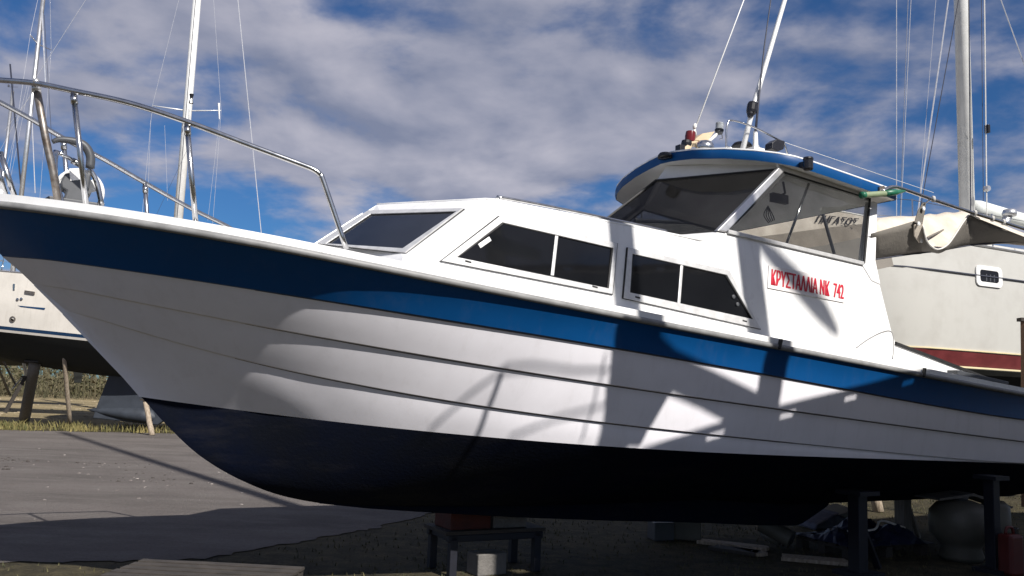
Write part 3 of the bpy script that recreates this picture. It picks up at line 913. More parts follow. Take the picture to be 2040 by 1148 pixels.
o_ = [(7.1 + (s - 7.1) * .995, -t * .995, ROOF_U(s, t) + RIM + .004) for s, t in RO]
mb.tube(o_ + [o_[0], o_[1]], .011, 6)
mb.build('hardtop_edge', M['gel'], boat, smooth=True)

# name plate on the wheelhouse side
P0, P1, P2, P3 = [Vector(off(p, .006)) for p in ((6.209, -1.216, 2.627), (7.221, -1.223, 2.580), (7.277, -1.189, 2.807), (6.256, -1.184, 2.840))]
mb = MB(); mb.prism([P0, P1, P2, P3], (0, -.006, 0)); npl = mb.build('name_plate', M['plate'], boat, bevel=.001)
xd = (P1 - P0); yd = (P3 - P0)
lettering('lettering', '\u039a\u03a1\u03a5\u03a3\u03a4\u0391\u039b\u039b\u0399\u0391 \u039d\u039a  742', M['red'], npl, P0 + xd * .035 + yd * .15 + Vector((0, -.0075, 0)), xd, yd, yd.length * .70, xd.length * .945, .002, .0042)

# cockpit coaming sloping down towards the stern
mb = MB()
mb.prism([(8.364, -0.950, 2.277), (9.357, -0.950, 2.097), (10.340, -0.950, 1.916), (10.2, -.95, 1.82), (7.8, -.95, 1.95), (7.8, -.95, 2.2)], (0, 1.9, 0))
mb.build('cockpit_coaming', M['gel'], boat, bevel=.02)
mb = MB(); mb.prism([(8.353, -0.970, 2.291), (10.247, -0.970, 1.941), (10.265, -0.970, 1.919), (8.352, -0.970, 2.260)], (0, .05, 0)); mb.build('coaming_trim', M['rubber'], boat)
mb = MB()
a, b_ = Vector((9.030, -1.200, 1.979)), Vector((9.963, -1.200, 1.915))
mb.prism([a, b_, b_ + Vector((0, 0, .03)), a + Vector((0, 0, .05))], (0, .12, 0)); mb.build('cockpit_step', M['greyplastic'], boat, bevel=.005)
mb = MB(); a = (7.883, -1.254, 2.375); mb.tube(smooth_path([(7.829, -1.299, 2.076), (7.874, -1.279, 2.206), (7.876, -1.258, 2.345), (7.737, -1.260, 2.335), (7.510, -1.272, 2.252), (7.308, -1.287, 2.153)], 5), .006, 5); mb.build('drain_hose', M['rail'], boat, smooth=True)

# ---- bow rail
PR = [(0.211, -0.270, 3.505), (.05, -.02, 3.53)]
port_rail = [(-.02, 0, 3.535), (.06, -.14, 3.525), (0.208, -0.270, 3.505), (0.409, -0.460, 3.471), (0.621, -0.630, 3.416), (0.931, -0.830, 3.345), (1.260, -1.000, 3.243), (1.643, -1.150, 3.116), (1.950, -1.240, 3.026), (2.025, -1.262, 3.001), (2.068, -1.270, 2.973), (2.096, -1.275, 2.923), (2.269, -1.300, 2.498)]
prt = smooth_path(port_rail, 5)
stb = [mir(tuple(p)) for p in prt]
mb = MB(); mb.tube([tuple(p) for p in prt], .0185, 10); rl_ = mb.build('bow_rail', M['steel'], boat, smooth=True)
mb = MB(); mb.tube(stb, .0185, 10); rls = mb.build('bow_rail', M['steel'], boat, smooth=True)
def deckpt(s, w): return (s, -w * HB['sheer'](s), polyval(ZC['sheer'], s) + DK)
for (tp, bt) in (((0.624, -0.630, 3.414), (0.763, -0.700, 2.658)), ((1.266, -1.000, 3.241), (1.368, -1.030, 2.589))):
    for f, par in ((lambda p: p, rl_), (mir, rls)):
        mb = MB(); mb.tube([f(tp), f(bt)], .0175, 8)
        d = (Vector(bt) - Vector(tp)).normalized()
        mb.tube([f(tuple(Vector(tp) + d * .03)), f(tuple(Vector(tp) + d * .085))], .0215, 8)
        mb.lathe([(.035, -.01), (.035, .004), (.02, .012)], f(bt), (0, 0, 1), 10)
        mb.build('stanchion', M['steel'], par, smooth=True)
# front frame legs of the bow rail
for pts, m_, r_ in (([(0.412, -0.400, 3.483), (0.497, -0.400, 3.149), (0.566, -0.380, 2.919), (0.618, -0.360, 2.706)], 'rust', .024),
                    ([(0.208, -0.100, 3.072), (0.312, -0.100, 2.764)], 'steel', .019), ([(0.245, 0.020, 3.096), (0.366, 0.020, 2.784)], 'steel', .019)):
    mb = MB(); mb.tube(pts, r_, 9); mb.build('rail_leg', M[m_], rl_, smooth=True)
mb = MB(); mb.tube([(0.392, -0.400, 3.452), (0.446, -0.400, 3.457)], .030, 9); mb.lathe([(.02, -.03), (.02, .03)], (0.413, -0.450, 3.482), (0, 1, 0), 10); mb.build('rail_clamp', M['alu'], rl_, smooth=True)
# anchor winch: hooped frame, reel with pale flange, grey motor housing with a paper label
win = thing('anchor_winch', None, None); win.parent = boat
TW = .05
mb = MB(); c = Vector((0.746, -0.050, 2.907))
for dy_, rr_, tr_w in ((.10, .150, .014),):
    mb = MB()
    mb.tube([c + Vector((rr_ * math.cos(2 * PI * k / 28), dy_, rr_ * math.sin(2 * PI * k / 28))) for k in range(29)], tr_w, 8, caps=False)
    for k in range(3):
        a = 2 * PI * k / 3 + .55
        mb.prism([c + Vector((.03 * math.cos(a + 1.2), dy_, .03 * math.sin(a + 1.2))), c + Vector((.15 * math.cos(a + .32), dy_, .15 * math.sin(a + .32))), c + Vector((.15 * math.cos(a - .32), dy_, .15 * math.sin(a - .32))), c + Vector((.03 * math.cos(a - 1.2), dy_, .03 * math.sin(a - 1.2)))], (0, .012, 0))
    mb.build('reel_flange', M['whiteplastic'], win, smooth=False)
mb = MB(); mb.lathe([(.075, -.10), (.075, .10)], c + Vector((0, 0, 0)), (0, 1, 0), 20); mb.build('reel_drum', M['greyplastic'], win, smooth=True, auto=40)
mb = MB(); mb.prism([(0.616, -0.180, 2.910), (0.640, -0.180, 2.973), (0.754, -0.180, 3.010), (0.800, -0.180, 2.982), (0.795, -0.180, 2.893), (0.774, -0.180, 2.854), (0.787, -0.180, 2.783), (0.640, -0.180, 2.775), (0.657, -0.180, 2.854), (0.626, -0.180, 2.870)], (0, .13, 0)); mb.build('motor_housing', M['greyplastic'], win, bevel=.012)
mb = MB(); mb.prism([(0.661, -0.186, 3.007), (0.728, -0.186, 3.022), (0.738, -0.186, 2.943), (0.675, -0.186, 2.925)], (0, .003, 0)); mb.build('paper_label', M['paper'], win)
mb = MB(); mb.prism([(0.521, -0.200, 2.767), (0.559, -0.200, 2.801), (0.859, -0.200, 2.797), (0.863, -0.200, 2.748), (0.525, -0.200, 2.720)], (0, .42, 0)); mb.build('base_plate', M['greyplastic'], win, bevel=.008)
mb = MB(); mb.tube(smooth_path([(0.545, -0.100, 3.193), (0.591, -0.100, 3.219), (0.684, -0.100, 3.222), (0.748, -0.100, 3.198), (0.786, -0.100, 3.133), (0.790, -0.100, 3.051)], 4), [.015 + .015 * min(1, i / 10) for i in range(21)], 9); mb.build('hood', M['greyplastic'], win, smooth=True)
for pts in ([(0.572, -0.220, 3.110), (0.572, -0.220, 3.006), (0.595, -0.220, 2.888), (0.648, -0.220, 2.734)], [(0.791, -0.020, 3.064), (0.844, -0.020, 2.979), (0.894, -0.020, 2.812)]):
    mb = MB(); mb.tube(smooth_path(pts, 4), .018, 8); mb.build('frame_leg', M['steel'], win, smooth=True)
mb = MB(); mb.tube([(0.592, -0.200, 3.100), (0.703, -0.100, 3.079)], .014, 8); mb.lathe([(.022, -.03), (.022, .03)], (0.703, -0.100, 3.075), (1, 0, -.4), 8); mb.build('pawl', M['steel'], win, smooth=True)
mb = MB()
mb.prism([(0.695, -0.500, 2.686), (0.707, -0.500, 2.714), (0.747, -0.500, 2.717), (0.756, -0.500, 2.688)], (0, .06, 0)); mb.build('fairlead', M['gel'], boat, bevel=.005)
mb = MB(); mb.prism([(0.291, -0.300, 2.702), (0.293, -0.300, 2.748), (0.308, -0.300, 2.757), (0.325, -0.300, 2.707)], (0, .07, 0)); mb.build('bow_cleat', M['gel'], boat, bevel=.01)

# ---- fittings on the hardtop
def roof_z(s, t): return ROOF_U(s, t) + RIM + .03
mb = MB(); mb.lathe([(.075, -.02), (.075, .01), (.055, .035), (.02, .045)], (5.935, -0.120, 4.035), None, 14); mb.build('dome_light', M['blackplastic'], boat, smooth=True)
mb = MB(); mb.prism([(6.173, -0.050, 4.135), (6.348, -0.050, 4.285), (6.396, -0.050, 4.305), (6.585, -0.050, 4.324), (6.571, -0.050, 4.299), (6.362, -0.050, 4.266), (6.336, -0.050, 4.170)], (0, .16, 0)); hb_ = mb.build('horn_bracket', M['beige'], boat, bevel=.006)
mb = MB(); mb.prism([(6.409, -0.020, 4.320), (6.527, -0.020, 4.413), (6.698, -0.020, 4.468), (6.599, -0.020, 4.345)], (0, .2, 0)); mb.build('bracket_plate', M['beige'], hb_)
mb = MB(); mb.lathe([(.052, -.05), (.056, .01), (.050, .06), (.03, .068)], (6.371, -0.000, 4.345), (.1, 0, 1), 14); lp = mb.build('red_lamp', M['redlamp'], boat, smooth=True, auto=40)
mb = MB(); mb.lathe([(.055, -.03), (.06, .0), (.055, .03)], (6.324, -0.000, 4.266), (.1, 0, 1), 12); mb.build('lamp_base', M['blackplastic'], lp)
mb = MB(); mb.box((6.149, -0.100, 4.151), (.07, .08, .09)); mb.build('junction_box', M['blackplastic'], boat, bevel=.008)
mb = MB(); mb.lathe([(.02, -.10), (.05, -.09), (.075, -.05), (.082, 0), (.075, .05), (.05, .08), (.02, .09)], (6.484, -0.100, 4.233), (1, -.5, 0), 14); mb.build('chrome_horn', M['steel'], boat, smooth=True)
mb = MB(); mb.tube([(6.622, 0.050, 4.327), (6.793, 0.050, 4.470)], .018, 8); al = mb.build('lamp_arm', M['whiteplastic'], boat, smooth=True)
mb = MB(); mb.lathe([(.030, -.052), (.040, -.045), (.044, -.02)], (6.829, 0.050, 4.533), (.1, 0, 1), 14); mb.build('lamp_foot', M['greyplastic'], al, smooth=True)
mb = MB(); mb.lathe([(.048, -.02), (.05, -.005), (.046, .0)], (6.829, 0.050, 4.533), (.1, 0, 1), 14); mb.build('lamp_collar', M['blackplastic'], al)
mb = MB(); mb.lathe([(.042, .0), (.043, .055), (.046, .06), (.043, .072), (.02, .078)], (6.829, 0.050, 4.533), (.1, 0, 1), 16); mb.build('lamp_lens', M['lens'], al)
mb = MB(); mb.tube(smooth_path([(6.866, 0.050, 4.490), (6.874, 0.050, 4.441), (6.838, 0.050, 4.428)], 3), .006, 6); mb.build('hook', M['steel'], al)
mb = MB(); mb.tube([(6.625, -0.000, 4.327), (6.777, -0.000, 4.266)], .007, 6); mb.build('brace', M['greyplastic'], hb_)
mb = MB(); mb.tube(smooth_path([(6.710, -0.100, 4.231), (6.782, -0.100, 4.271), (6.787, -0.100, 4.465), (6.808, -0.100, 4.558), (6.866, -0.100, 4.602), (7.179, -0.100, 4.591), (7.581, -0.100, 4.519), (7.660, -0.100, 4.499), (7.716, -0.100, 4.376)], 5), .0105, 8)
mb.tube([(6.803, -0.100, 4.302), (6.979, -0.100, 4.273)], .009, 6)
tr = mb.build('roof_rail', M['steel'], boat, smooth=True)
mb = MB(); mb.lathe([(.11, .0), (.115, .02), (.09, .05), (.02, .06)], tuple(Vector((7.217, 0.100, 4.362)) + Vector((0, 0, .05))), None, 16); mb.build('mushroom_vent', M['blackplastic'], boat, smooth=True)
# signal mast with its clamp, whip aerials
mb = MB(); mb.tube([(7.124, -0.000, 4.339), (7.281, 0.000, 4.855), (7.815, -0.000, 6.339), (8.205, -0.000, 7.581)], [.030, .029, .026, .022], 10); ms = mb.build('signal_mast', M['mast'], boat, smooth=True)
mb = MB(); mb.lathe([(.052, -.06), (.058, -.03), (.058, .04), (.05, .065)], (7.245, -0.020, 4.837), (.2, 0, 1), 12); mb.lathe([(.03, -.03), (.04, .0), (.03, .03)], (7.212, -0.030, 4.758), (.2, 0, 1), 10); mb.build('mast_clamp', M['blackplastic'], ms)
mb = MB(); mb.tube([(7.259, -0.060, 4.350), (7.258, -0.060, 4.565)], [.032, .024], 9); mb.box((7.236, -0.060, 4.346), (.16, .16, .03)); ab = mb.build('aerial_base', M['whiteplastic'], boat, smooth=False)
mb = MB(); mb.tube([(7.258, -0.060, 4.554), (7.321, -0.050, 4.965), (7.405, -0.050, 5.597), (7.516, -0.050, 6.222), (7.621, -0.050, 6.801)], [.015, .011, .008, .006, .005], 7); mb.build('whip', M['darkwire'], ab, smooth=True)
mb = MB(); mb.tube([(7.293, -0.020, 4.468), (7.354, -0.020, 4.422), (7.409, -0.020, 4.363)], .006, 6); mb.build('aerial_lead', M['wire'], ab)
mb = MB(); mb.tube([(6.439, 0.000, 4.456), (7.135, -0.000, 6.077), (7.368, -0.000, 6.624)], [.0085, .0065, .005], 7); wa = mb.build('whip_aerial', M['whiteplastic'], boat, smooth=True)
mb = MB(); mb.lathe([(.014, -.03), (.022, 0), (.014, .03)], (6.432, -0.000, 4.477), (.3, 0, 1), 8)
for a in (1379, 1385, 1391): mb.tube([(6.432, -0.000, 4.477), (Vector((6.434, 0.000, 4.368)) + Vector(((a - 1385) * .004, 0, 0)))], .007, 6)
mb.build('aerial_foot', M['rope'], wa, smooth=True)
for uv, nm in (((7.573, -0.100, 4.460), 'floodlight'),):
    mb = MB(); mb.prism([(7.436, -0.140, 4.454), (7.506, -0.140, 4.507), (7.632, -0.140, 4.507), (7.616, -0.140, 4.413), (7.522, -0.140, 4.367), (7.428, -0.140, 4.384)], (0, .11, 0)); mb.build(nm, M['blackplastic'], boat, bevel=.008)
cc = Vector((6.699, -1.260, 3.844))
mb = MB(); mb.lathe([(.040, -.06), (.046, -.05), (.046, .03), (.050, .04), (.044, .058), (.02, .062)], cc, None, 14); mb.box(cc + Vector((0, .05, 0)), (.05, .08, .05)); mb.build('side_light', M['blackplastic'], boat, smooth=False)
mb = MB(); mb.tube([(7.676, -0.100, 4.508), (8.824, -0.100, 4.439), (10.361, -0.100, 4.346)], .0028, 5); mb.build('roof_line', M['rope'], boat)
# bracket at the aft corner of the hardtop
mb = MB(); mb.prism([(7.752, -1.240, 3.793), (7.830, -1.240, 3.815), (7.851, -1.240, 3.747), (7.758, -1.240, 3.737)], (0, .04, 0)); mb.build('awning_bracket', M['rust'], boat)

# ---- things carried on the cruiser
pole = thing('awning_pole', 'long thin steel pole holding up the canvas behind the wheelhouse', 'pole', (0, 0, 0))
def bw(p):
    """boat frame to world"""
    c, s_ = math.cos(R(30)), math.sin(R(30))
    return Vector((-3.7077 + p[0] * c - p[1] * s_, 5.5074 + p[0] * s_ + p[1] * c, p[2]))
PP = [bw(p) for p in ((7.789, -1.240, 3.747), (7.908, -1.240, 3.807), (7.987, -1.240, 3.825), (8.131, -1.240, 3.826), (9.005, -1.220, 3.774), (10.371, -1.200, 3.715), (11.601, -1.180, 3.655))]
pole.location = PP[0]
W0 = PP[0].copy()
rel = lambda p, o=None: tuple(Vector(p) - (o if o is not None else W0))
mb = MB(); mb.tube([rel(p) for p in smooth_path(PP, 4)], .019, 9); mb.build('tube', M['steel'], pole, smooth=True)
mb = MB()
for u_, p in enumerate(((8.641, -1.220, 3.802), (9.392, -1.210, 3.759), (9.738, -1.200, 3.746), (9.951, -1.200, 3.735))):
    c = bw(p) - W0
    for k in range(2):
        mb.tube([c + Vector((.012 * k, .03 * math.cos(a * PI / 4), .03 * math.sin(a * PI / 4))) for a in range(9)], .006, 5)
mb.build('lashing', M['rope'], pole, smooth=True)
gt = thing('rolled_tube', 'green and pale plastic tube lying under the roof corner', 'tube', tuple(bw((7.453, -1.280, 3.648))))
o0 = Vector(gt.location)
mb = MB(); mb.tube([bw(p) - o0 for p in ((7.442, -1.300, 3.648), (7.753, -1.300, 3.710))], .030, 12, caps=False)
mb.tube([bw(p) - o0 for p in ((7.442, -1.300, 3.648), (7.753, -1.300, 3.710))], .022, 12, caps=False); mb.build('pale_sleeve', M['palegreen'], gt, smooth=True)
mb = MB(); mb.tube([bw(p) - o0 for p in ((7.398, -1.300, 3.641), (7.442, -1.300, 3.648))], .034, 12); mb.tube([bw(p) - o0 for p in ((7.746, -1.300, 3.709), (7.954, -1.280, 3.760), (8.126, -1.260, 3.801))], [.034, .030, .010], 12); mb.build('green_core', M['green'], gt, smooth=True)

# tarpaulin slung below the pole, its near flap coloured grey tan for shade
NE = [(7.717, -1.160, 3.321), (8.153, -1.160, 3.461), (8.400, -1.160, 3.542), (8.509, -1.160, 3.546), (8.550, -1.160, 3.514), (8.604, -1.160, 3.371), (8.704, -1.160, 3.303), (8.815, -1.160, 3.295), (8.966, -1.160, 3.362), (9.105, -1.160, 3.489), (9.276, -1.160, 3.666), (9.390, -1.160, 3.750), (9.557, -1.160, 3.728), (9.890, -1.160, 3.693), (10.438, -1.160, 3.635), (11.181, -1.160, 3.570)]
FD = [(8.031, -0.920, 3.126), (8.482, -0.920, 3.221), (8.738, -0.920, 3.272), (8.851, -0.920, 3.291), (8.895, -0.920, 3.302), (8.957, -0.920, 3.314), (9.064, -0.920, 3.333), (9.182, -0.920, 3.352), (9.338, -0.920, 3.393), (9.479, -0.920, 3.427), (9.650, -0.920, 3.465), (9.766, -0.920, 3.491), (9.942, -0.920, 3.524), (10.294, -0.920, 3.585), (10.874, -0.920, 3.681), (11.664, -0.920, 3.812)]
FR = [(8.665, -0.450, 3.718), (9.156, -0.450, 3.810), (9.435, -0.450, 3.861), (9.558, -0.450, 3.884), (9.606, -0.450, 3.897), (9.673, -0.450, 3.906), (9.790, -0.450, 3.928), (9.918, -0.450, 3.953), (10.088, -0.450, 3.989), (10.241, -0.450, 4.017), (10.427, -0.450, 4.056), (10.553, -0.450, 4.080), (10.742, -0.450, 4.056), (11.119, -0.450, 4.017), (11.739, -0.450, 3.954), (12.579, -0.450, 3.882)]
tp = thing('tarpaulin', 'tan tarpaulin hung in a sagging fold under the steel pole', 'tarpaulin', tuple(bw(FD[3])))
o0 = Vector(tp.location)
mb = MB(); rows = []
cols = len(NE)
def col_pts(i):
    a, m_, c = Vector(NE[i]), Vector(FD[i]), Vector(FR[i])
    out = []
    for k in range(6): # near flap: from the upper edge down to the fold
        q = k / 6; p = a.lerp(m_, q); p.z -= .03 * math.sin(PI * q); out.append(p)
    for k in range(9): # bottom of the sag and up the far slope
        q = k / 8; p = m_.lerp(c, q); p.z -= .16 * math.sin(PI * q) * (1 - q) ; out.append(p)
    return out
for i in range(cols):
    rows.append(col_pts(i))
fine = []
for i in range(cols - 1):
    for k in range(3):
        fine.append([rows[i][j].lerp(rows[i + 1][j], k / 3) for j in range(len(rows[0]))])
fine.append(rows[-1])
for i, rw in enumerate(fine):
    for j, p in enumerate(rw):
        p.z += .008 * math.sin(i * .9 + j * 1.3) * (0 if j in (0, 6) else 1)
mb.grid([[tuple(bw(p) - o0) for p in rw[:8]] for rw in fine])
mb.build('outer_flap', M['tarp'], tp, smooth=True, solid=.004)  # shaded side of the cloth, shade put into the colour
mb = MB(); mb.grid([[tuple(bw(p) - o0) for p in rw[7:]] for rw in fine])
mb.build('inner_cloth', M['canvas'], tp, smooth=True, solid=.004)  # same cloth, given the colour of its sunlit slope
mb = MB(); mb.tube([bw(Vector(p) + Vector((0, -.004, 0))) - o0 for p in smooth_path(NE[4:13], 4)], .009, 6); mb.build('edge_rope', M['rope'], tp, smooth=True)
mb = MB(); mb.tube([bw(p) - o0 + Vector((0, 0, -.006)) for p in smooth_path(FD, 3)], .008, 6); mb.build('hem', M['darkwire'], tp, smooth=True)
mb = MB(); mb.prism([bw(p) - o0 for p in ((8.387, -1.180, 3.526), (8.435, -1.190, 3.653), (8.499, -1.200, 3.746), (8.558, -1.200, 3.755), (8.553, -1.190, 3.670), (8.521, -1.180, 3.528))], (0, .012, 0)); st = mb.build('strap', M['tarp'], tp)
mb = MB(); mb.prism([bw(p) - o0 for p in ((8.385, -1.170, 3.501), (8.511, -1.170, 3.539), (8.733, -1.050, 3.391), (8.638, -1.050, 3.358), (8.483, -1.100, 3.407))], (.005, -.012, 0)); mb.build('patch', M['canvas'], tp)
mb = MB()
for p in ((8.490, -1.210, 3.679), (8.431, -1.190, 3.515), (8.608, -1.100, 3.369)): mb.lathe([(.022, 0), (.022, .012), (.012, .016)], bw(p) - o0, (.5, -.86, 0), 10)
mb.build('eyelet', M['whiteplastic'], tp)
mb = MB(); mb.tube([bw(p) - o0 for p in ((8.518, -1.210, 3.737), (8.572, -1.220, 3.775), (8.615, -1.220, 3.798))], .007, 6); mb.build('hook', M['steel'], tp)
mb = MB(); mb.tube([bw(p) - o0 for p in ((8.930, -0.900, 3.447), (9.778, -0.600, 3.715), (10.719, -0.300, 4.051))], .012, 7); mb.build('batten', M['greywood'], tp)

# cream canvas panel with the painted name, on the far side of the cockpit
FT_ = -1.15
cp = thing('canvas_screen', 'cream canvas screen with hand painted name seen through the wheelhouse glass', 'canvas', tuple(bw((9.400, 1.150, 3.776))))
o0 = Vector(cp.location)
topE = [(8.175, 1.150, 3.759), (8.562, 1.150, 3.875), (9.020, 1.150, 4.003), (9.499, 1.150, 4.138), (9.949, 1.150, 4.271), (10.311, 1.150, 4.280), (10.792, 1.150, 4.282), (11.295, 1.150, 4.352)]
midE = [(8.175, 1.150, 3.739), (8.563, 1.150, 3.724), (9.020, 1.150, 3.822), (9.498, 1.150, 3.931), (9.946, 1.150, 4.032), (10.308, 1.150, 4.108), (10.790, 1.150, 4.202), (11.294, 1.150, 4.299)]
lowE = [(8.175, 1.150, 3.714), (8.563, 1.150, 3.633), (9.020, 1.150, 3.628), (9.496, 1.150, 3.699), (9.943, 1.150, 3.794), (10.304, 1.150, 3.888), (10.786, 1.150, 4.020), (11.289, 1.150, 4.143)]
mb = MB(); mb.grid([[tuple(bw(p) - o0) for p in topE], [tuple(bw(p) - o0) for p in midE]]); mb.build('upper_panel', M['canvas'], cp, solid=.004)
mb = MB(); mb.grid([[tuple(bw(p) - o0) for p in midE], [tuple(bw(Vector(p) + Vector((0, .12, -.0))) - o0) for p in lowE]]); mb.build('lower_panel', M['canvaslow'], cp, solid=.004)  # shaded lower part of the same canvas, painted darker
flapE = [(8.126, 1.100, 3.675), (8.511, 1.100, 3.529), (8.964, 1.100, 3.351), (9.436, 1.100, 3.368), (9.878, 1.100, 3.415), (10.234, 1.100, 3.453), (10.710, 1.100, 3.503), (11.207, 1.100, 3.628)]
mb = MB(); mb.grid([[tuple(bw(Vector(p) + Vector((0, .12, 0))) - o0) for p in lowE], [tuple(bw(p) - o0) for p in flapE]]); mb.build('skirt', M['tarp'], cp, solid=.004)  # stands in for the tarpaulin's shaded underside, coloured dark
a, b_, c = [bw(p) - o0 for p in ((9.612, 1.130, 4.054), (10.472, 1.130, 4.120), (9.643, 1.130, 4.168))]
lettering('lettering', '\u03a0\u0397\u0393\u0391\u03a3\u039f\u03a3', M['text'], cp, a, b_ - a, c - a, (c - a).length * .95, (b_ - a).length, .004, .007, .35)
mb = MB(); mb.tube([bw(p) - o0 for p in ((9.949, 1.150, 4.278), (10.311, 1.150, 4.287), (10.792, 1.150, 4.289))], .012, 6); mb.build('edge_rope', M['rope'], cp, smooth=True)

# ================================================================== sailing boats laid up ashore
def sailboat(label, pos, heading, L=12.0, B=3.6, zk=0.3, zb=1.6, zw=2.8, zd=(4.2, 4.4), pitch=0.0, ws=0.62, ms=None, boot=None, boot_m='stripe', hull_m='sailwhite', low_m='antifoul',
             keel=(0.42, 0.56, 0.5), bulb=True, mast=None, mast_r=0.09, mast_m='mast', rake=0.0, boom=None, spread=None, coach=True, group='sailing boats laid up ashore', sub=30, full=0.75, stays=True, tum=0.94, rails=True):
    root = thing('sailboat', label, 'sailboat', (pos[0], pos[1], 0), heading, group, rot=(0, pitch, heading))
    hbq = pchip([0, .2, .5, .75, .9, 1], [ws, .92, 1, full, full * .5, .02])
    shape = {}
    def line(kz, x0, x1, fac):
        out = []
        for i in range(sub + 1):
            q = i / sub
            x = x0 + (x1 - x0) * q
            z = kz(q)
            out.append((x, B / 2 * hbq(q) * fac, z))
        return out
    zdq = lambda q: zd[0] + (zd[1] - zd[0]) * q + .35 * (q - .5) ** 2
    b0, b1 = boot if boot else (zw + .16, zw + .02)
    deck = line(zdq, -L / 2, L / 2, 1.0)
    up_ = line(lambda q: b0, -L * .49, L * .445, tum)
    lo_ = line(lambda q: b1, -L * .485, L * .44, tum - .025)
    wlc = line(lambda q: zw, -L * .48, L * .435, tum - .04)
    def both(mb, a, b_, rows=4, bul=0.03):
        for sd_ in (1, -1):
            rr = []
            for i in range(rows + 1):
                t = i / rows
                rr.append([(p[0] + (r_[0] - p[0]) * t, sd_ * (p[1] + (r_[1] - p[1]) * t + bul * math.sin(PI * t)), p[2] + (r_[2] - p[2]) * t) for p, r_ in zip(a, b_)])
            mb.grid(rr)
    mb = MB(); both(mb, deck, up_, 5)
    mb.add([(deck[0][0], deck[0][1], deck[0][2]), (deck[0][0], -deck[0][1], deck[0][2]), (wlc[0][0], -wlc[0][1], wlc[0][2]), (wlc[0][0], wlc[0][1], wlc[0][2])], [(0, 1, 2, 3)])
    topsides = mb.build('topsides', M[hull_m], root, smooth=True, auto=40)
    mb = MB(); both(mb, up_, lo_, 1, 0); mb.build('boot_stripe', M[boot_m], root, smooth=True)
    mb = MB(); both(mb, lo_, wlc, 1, 0); mb.build('waterline_band', M[hull_m], root, smooth=True)
    mb = MB()
    for sd_ in (1, -1):
        rr = []
        for i in range(9):
            t = i / 8
            row = []
            for k, p in enumerate(wlc):
                q = k / sub
                zz_ = zw - (zw - zb) * max(0.0, 1 - (2 * q - 1) ** 2) ** .6
                row.append((p[0], sd_ * p[1] * (1 - t) ** .5, p[2] + (zz_ - p[2]) * t))
            rr.append(row)
        mb.grid(rr)
    mb.build('bottom', M[low_m], root, smooth=True)
    mb = MB()
    mb.grid([[(p[0], p[1] * w, p[2] + .06 * (1 - w * w)) for p in deck] for w in (1, .5, 0, -.5, -1)])
    mb.build('deck', M[hull_m], root, smooth=True)
    for sd_ in (1, -1):
        mb = MB(); mb.tube([(p[0], sd_ * p[1], p[2] + .02) for p in deck], .022, 5); mb.build('toe_rail', M['alu'], root)
    # keel: swept fin, optional ballast bulb, rudder
    xk0, xk1, _ = keel
    xa, xb = -L / 2 + L * xk0, -L / 2 + L * xk1
    mb = MB()
    sw = .35
    mb.prism([(xa, -.10, zb + .3), (xb, -.10, zb + .3), (xb - sw * .2, -.07, zk + .25), (xb - sw, -.07, zk), (xa - sw, -.07, zk), (xa - sw * .9, -.07, zk + .25)], (0, .17, 0)); kl = mb.build('keel', M['keel'] if bulb else M[low_m], root, bevel=.03)
    if bulb:
        mb = MB()
        mb.lathe([(.01, -1.25), (.07, -1.0), (.14, -.6), (.21, 0.0), (.235, .5), (.21, .8), (.0, .95)], ((xa + xb) / 2 - sw, 0, zk + .24), (1, 0, 0), 14)
        mb.build('bulb', M['keel'], kl, smooth=True)
    mb = MB(); mb.prism([(-L * .44, -.04, zw - .1), (-L * .38, -.04, zw - .25), (-L * .40, -.03, zk + .9), (-L * .435, -.03, zk + .9)], (0, .08, 0)); mb.build('rudder', M[low_m], root, bevel=.02)
    if coach:
        mb = MB()
        x0_, x1_ = -L * .12, L * .26
        zt = (zd[0] + zd[1]) / 2
        mb.prism([(x0_, -B * .27, zt), (x1_, -B * .2, zt + .05), (x1_, B * .2, zt + .05), (x0_, B * .27, zt)], (0, 0, .38)); mb.build('coachroof', M[hull_m], root, bevel=.08)
    if mast:
        xm = -L / 2 + L * mast[0]; zt = (zd[0] + zd[1]) / 2 + .3; h = mast[1]
        mtop = (xm - h * math.sin(rake), 0, zt + h)
        mb = MB(); mb.tube([(xm, 0, zt - .5), mtop], [mast_r, mast_r * .86], 12); ms_ = mb.build('mast', M[mast_m], root, smooth=True)
        # luff track on the after face
        mb = MB(); mb.tube([(xm - mast_r - .006, 0, zt), (mtop[0] - mast_r * .86 - .006, 0, mtop[2])], .014, 4); mb.build('sail_track', M['darkwire'], ms_)
        at = lambda q: (xm + (mtop[0] - xm) * q, 0, zt + h * q)
        if spread:
            for q, w in spread:
                p = at(q)
                for sd_ in (1, -1):
                    mb = MB(); mb.tube([p, (p[0] - .12, sd_ * w, p[2] + .08)], [.03, .018], 6); mb.build('spreader', M[mast_m], ms_, smooth=True)
                    mb = MB(); mb.tube([mtop, (p[0] - .12, sd_ * w, p[2] + .08), (xm - .1, sd_ * B * .44, zt - .35)], .007, 5); mb.build('shroud', M['wire'], ms_)
        if stays:
            mb = MB(); mb.tube([mtop, (L / 2 - .1, 0, zd[1] + .1)], .009, 5); mb.build('forestay', M['wire'], ms_)
            mb = MB(); mb.tube([mtop, (-L / 2 + .1, 0, zd[0] + .1)], .008, 5); mb.build('backstay', M['wire'], ms_)
        mb = MB(); mb.tube([mtop, (mtop[0], 0, mtop[2] + .7)], .008, 5); mb.tube([(mtop[0] - .3, 0, mtop[2] + .25), (mtop[0] + .3, 0, mtop[2] + .25)], .01, 5); mb.lathe([(.05, 0), (.05, .12), (.02, .15)], (mtop[0] + .28, 0, mtop[2] + .25), None, 8); mb.build('masthead_gear', M['darkwire'], ms_)
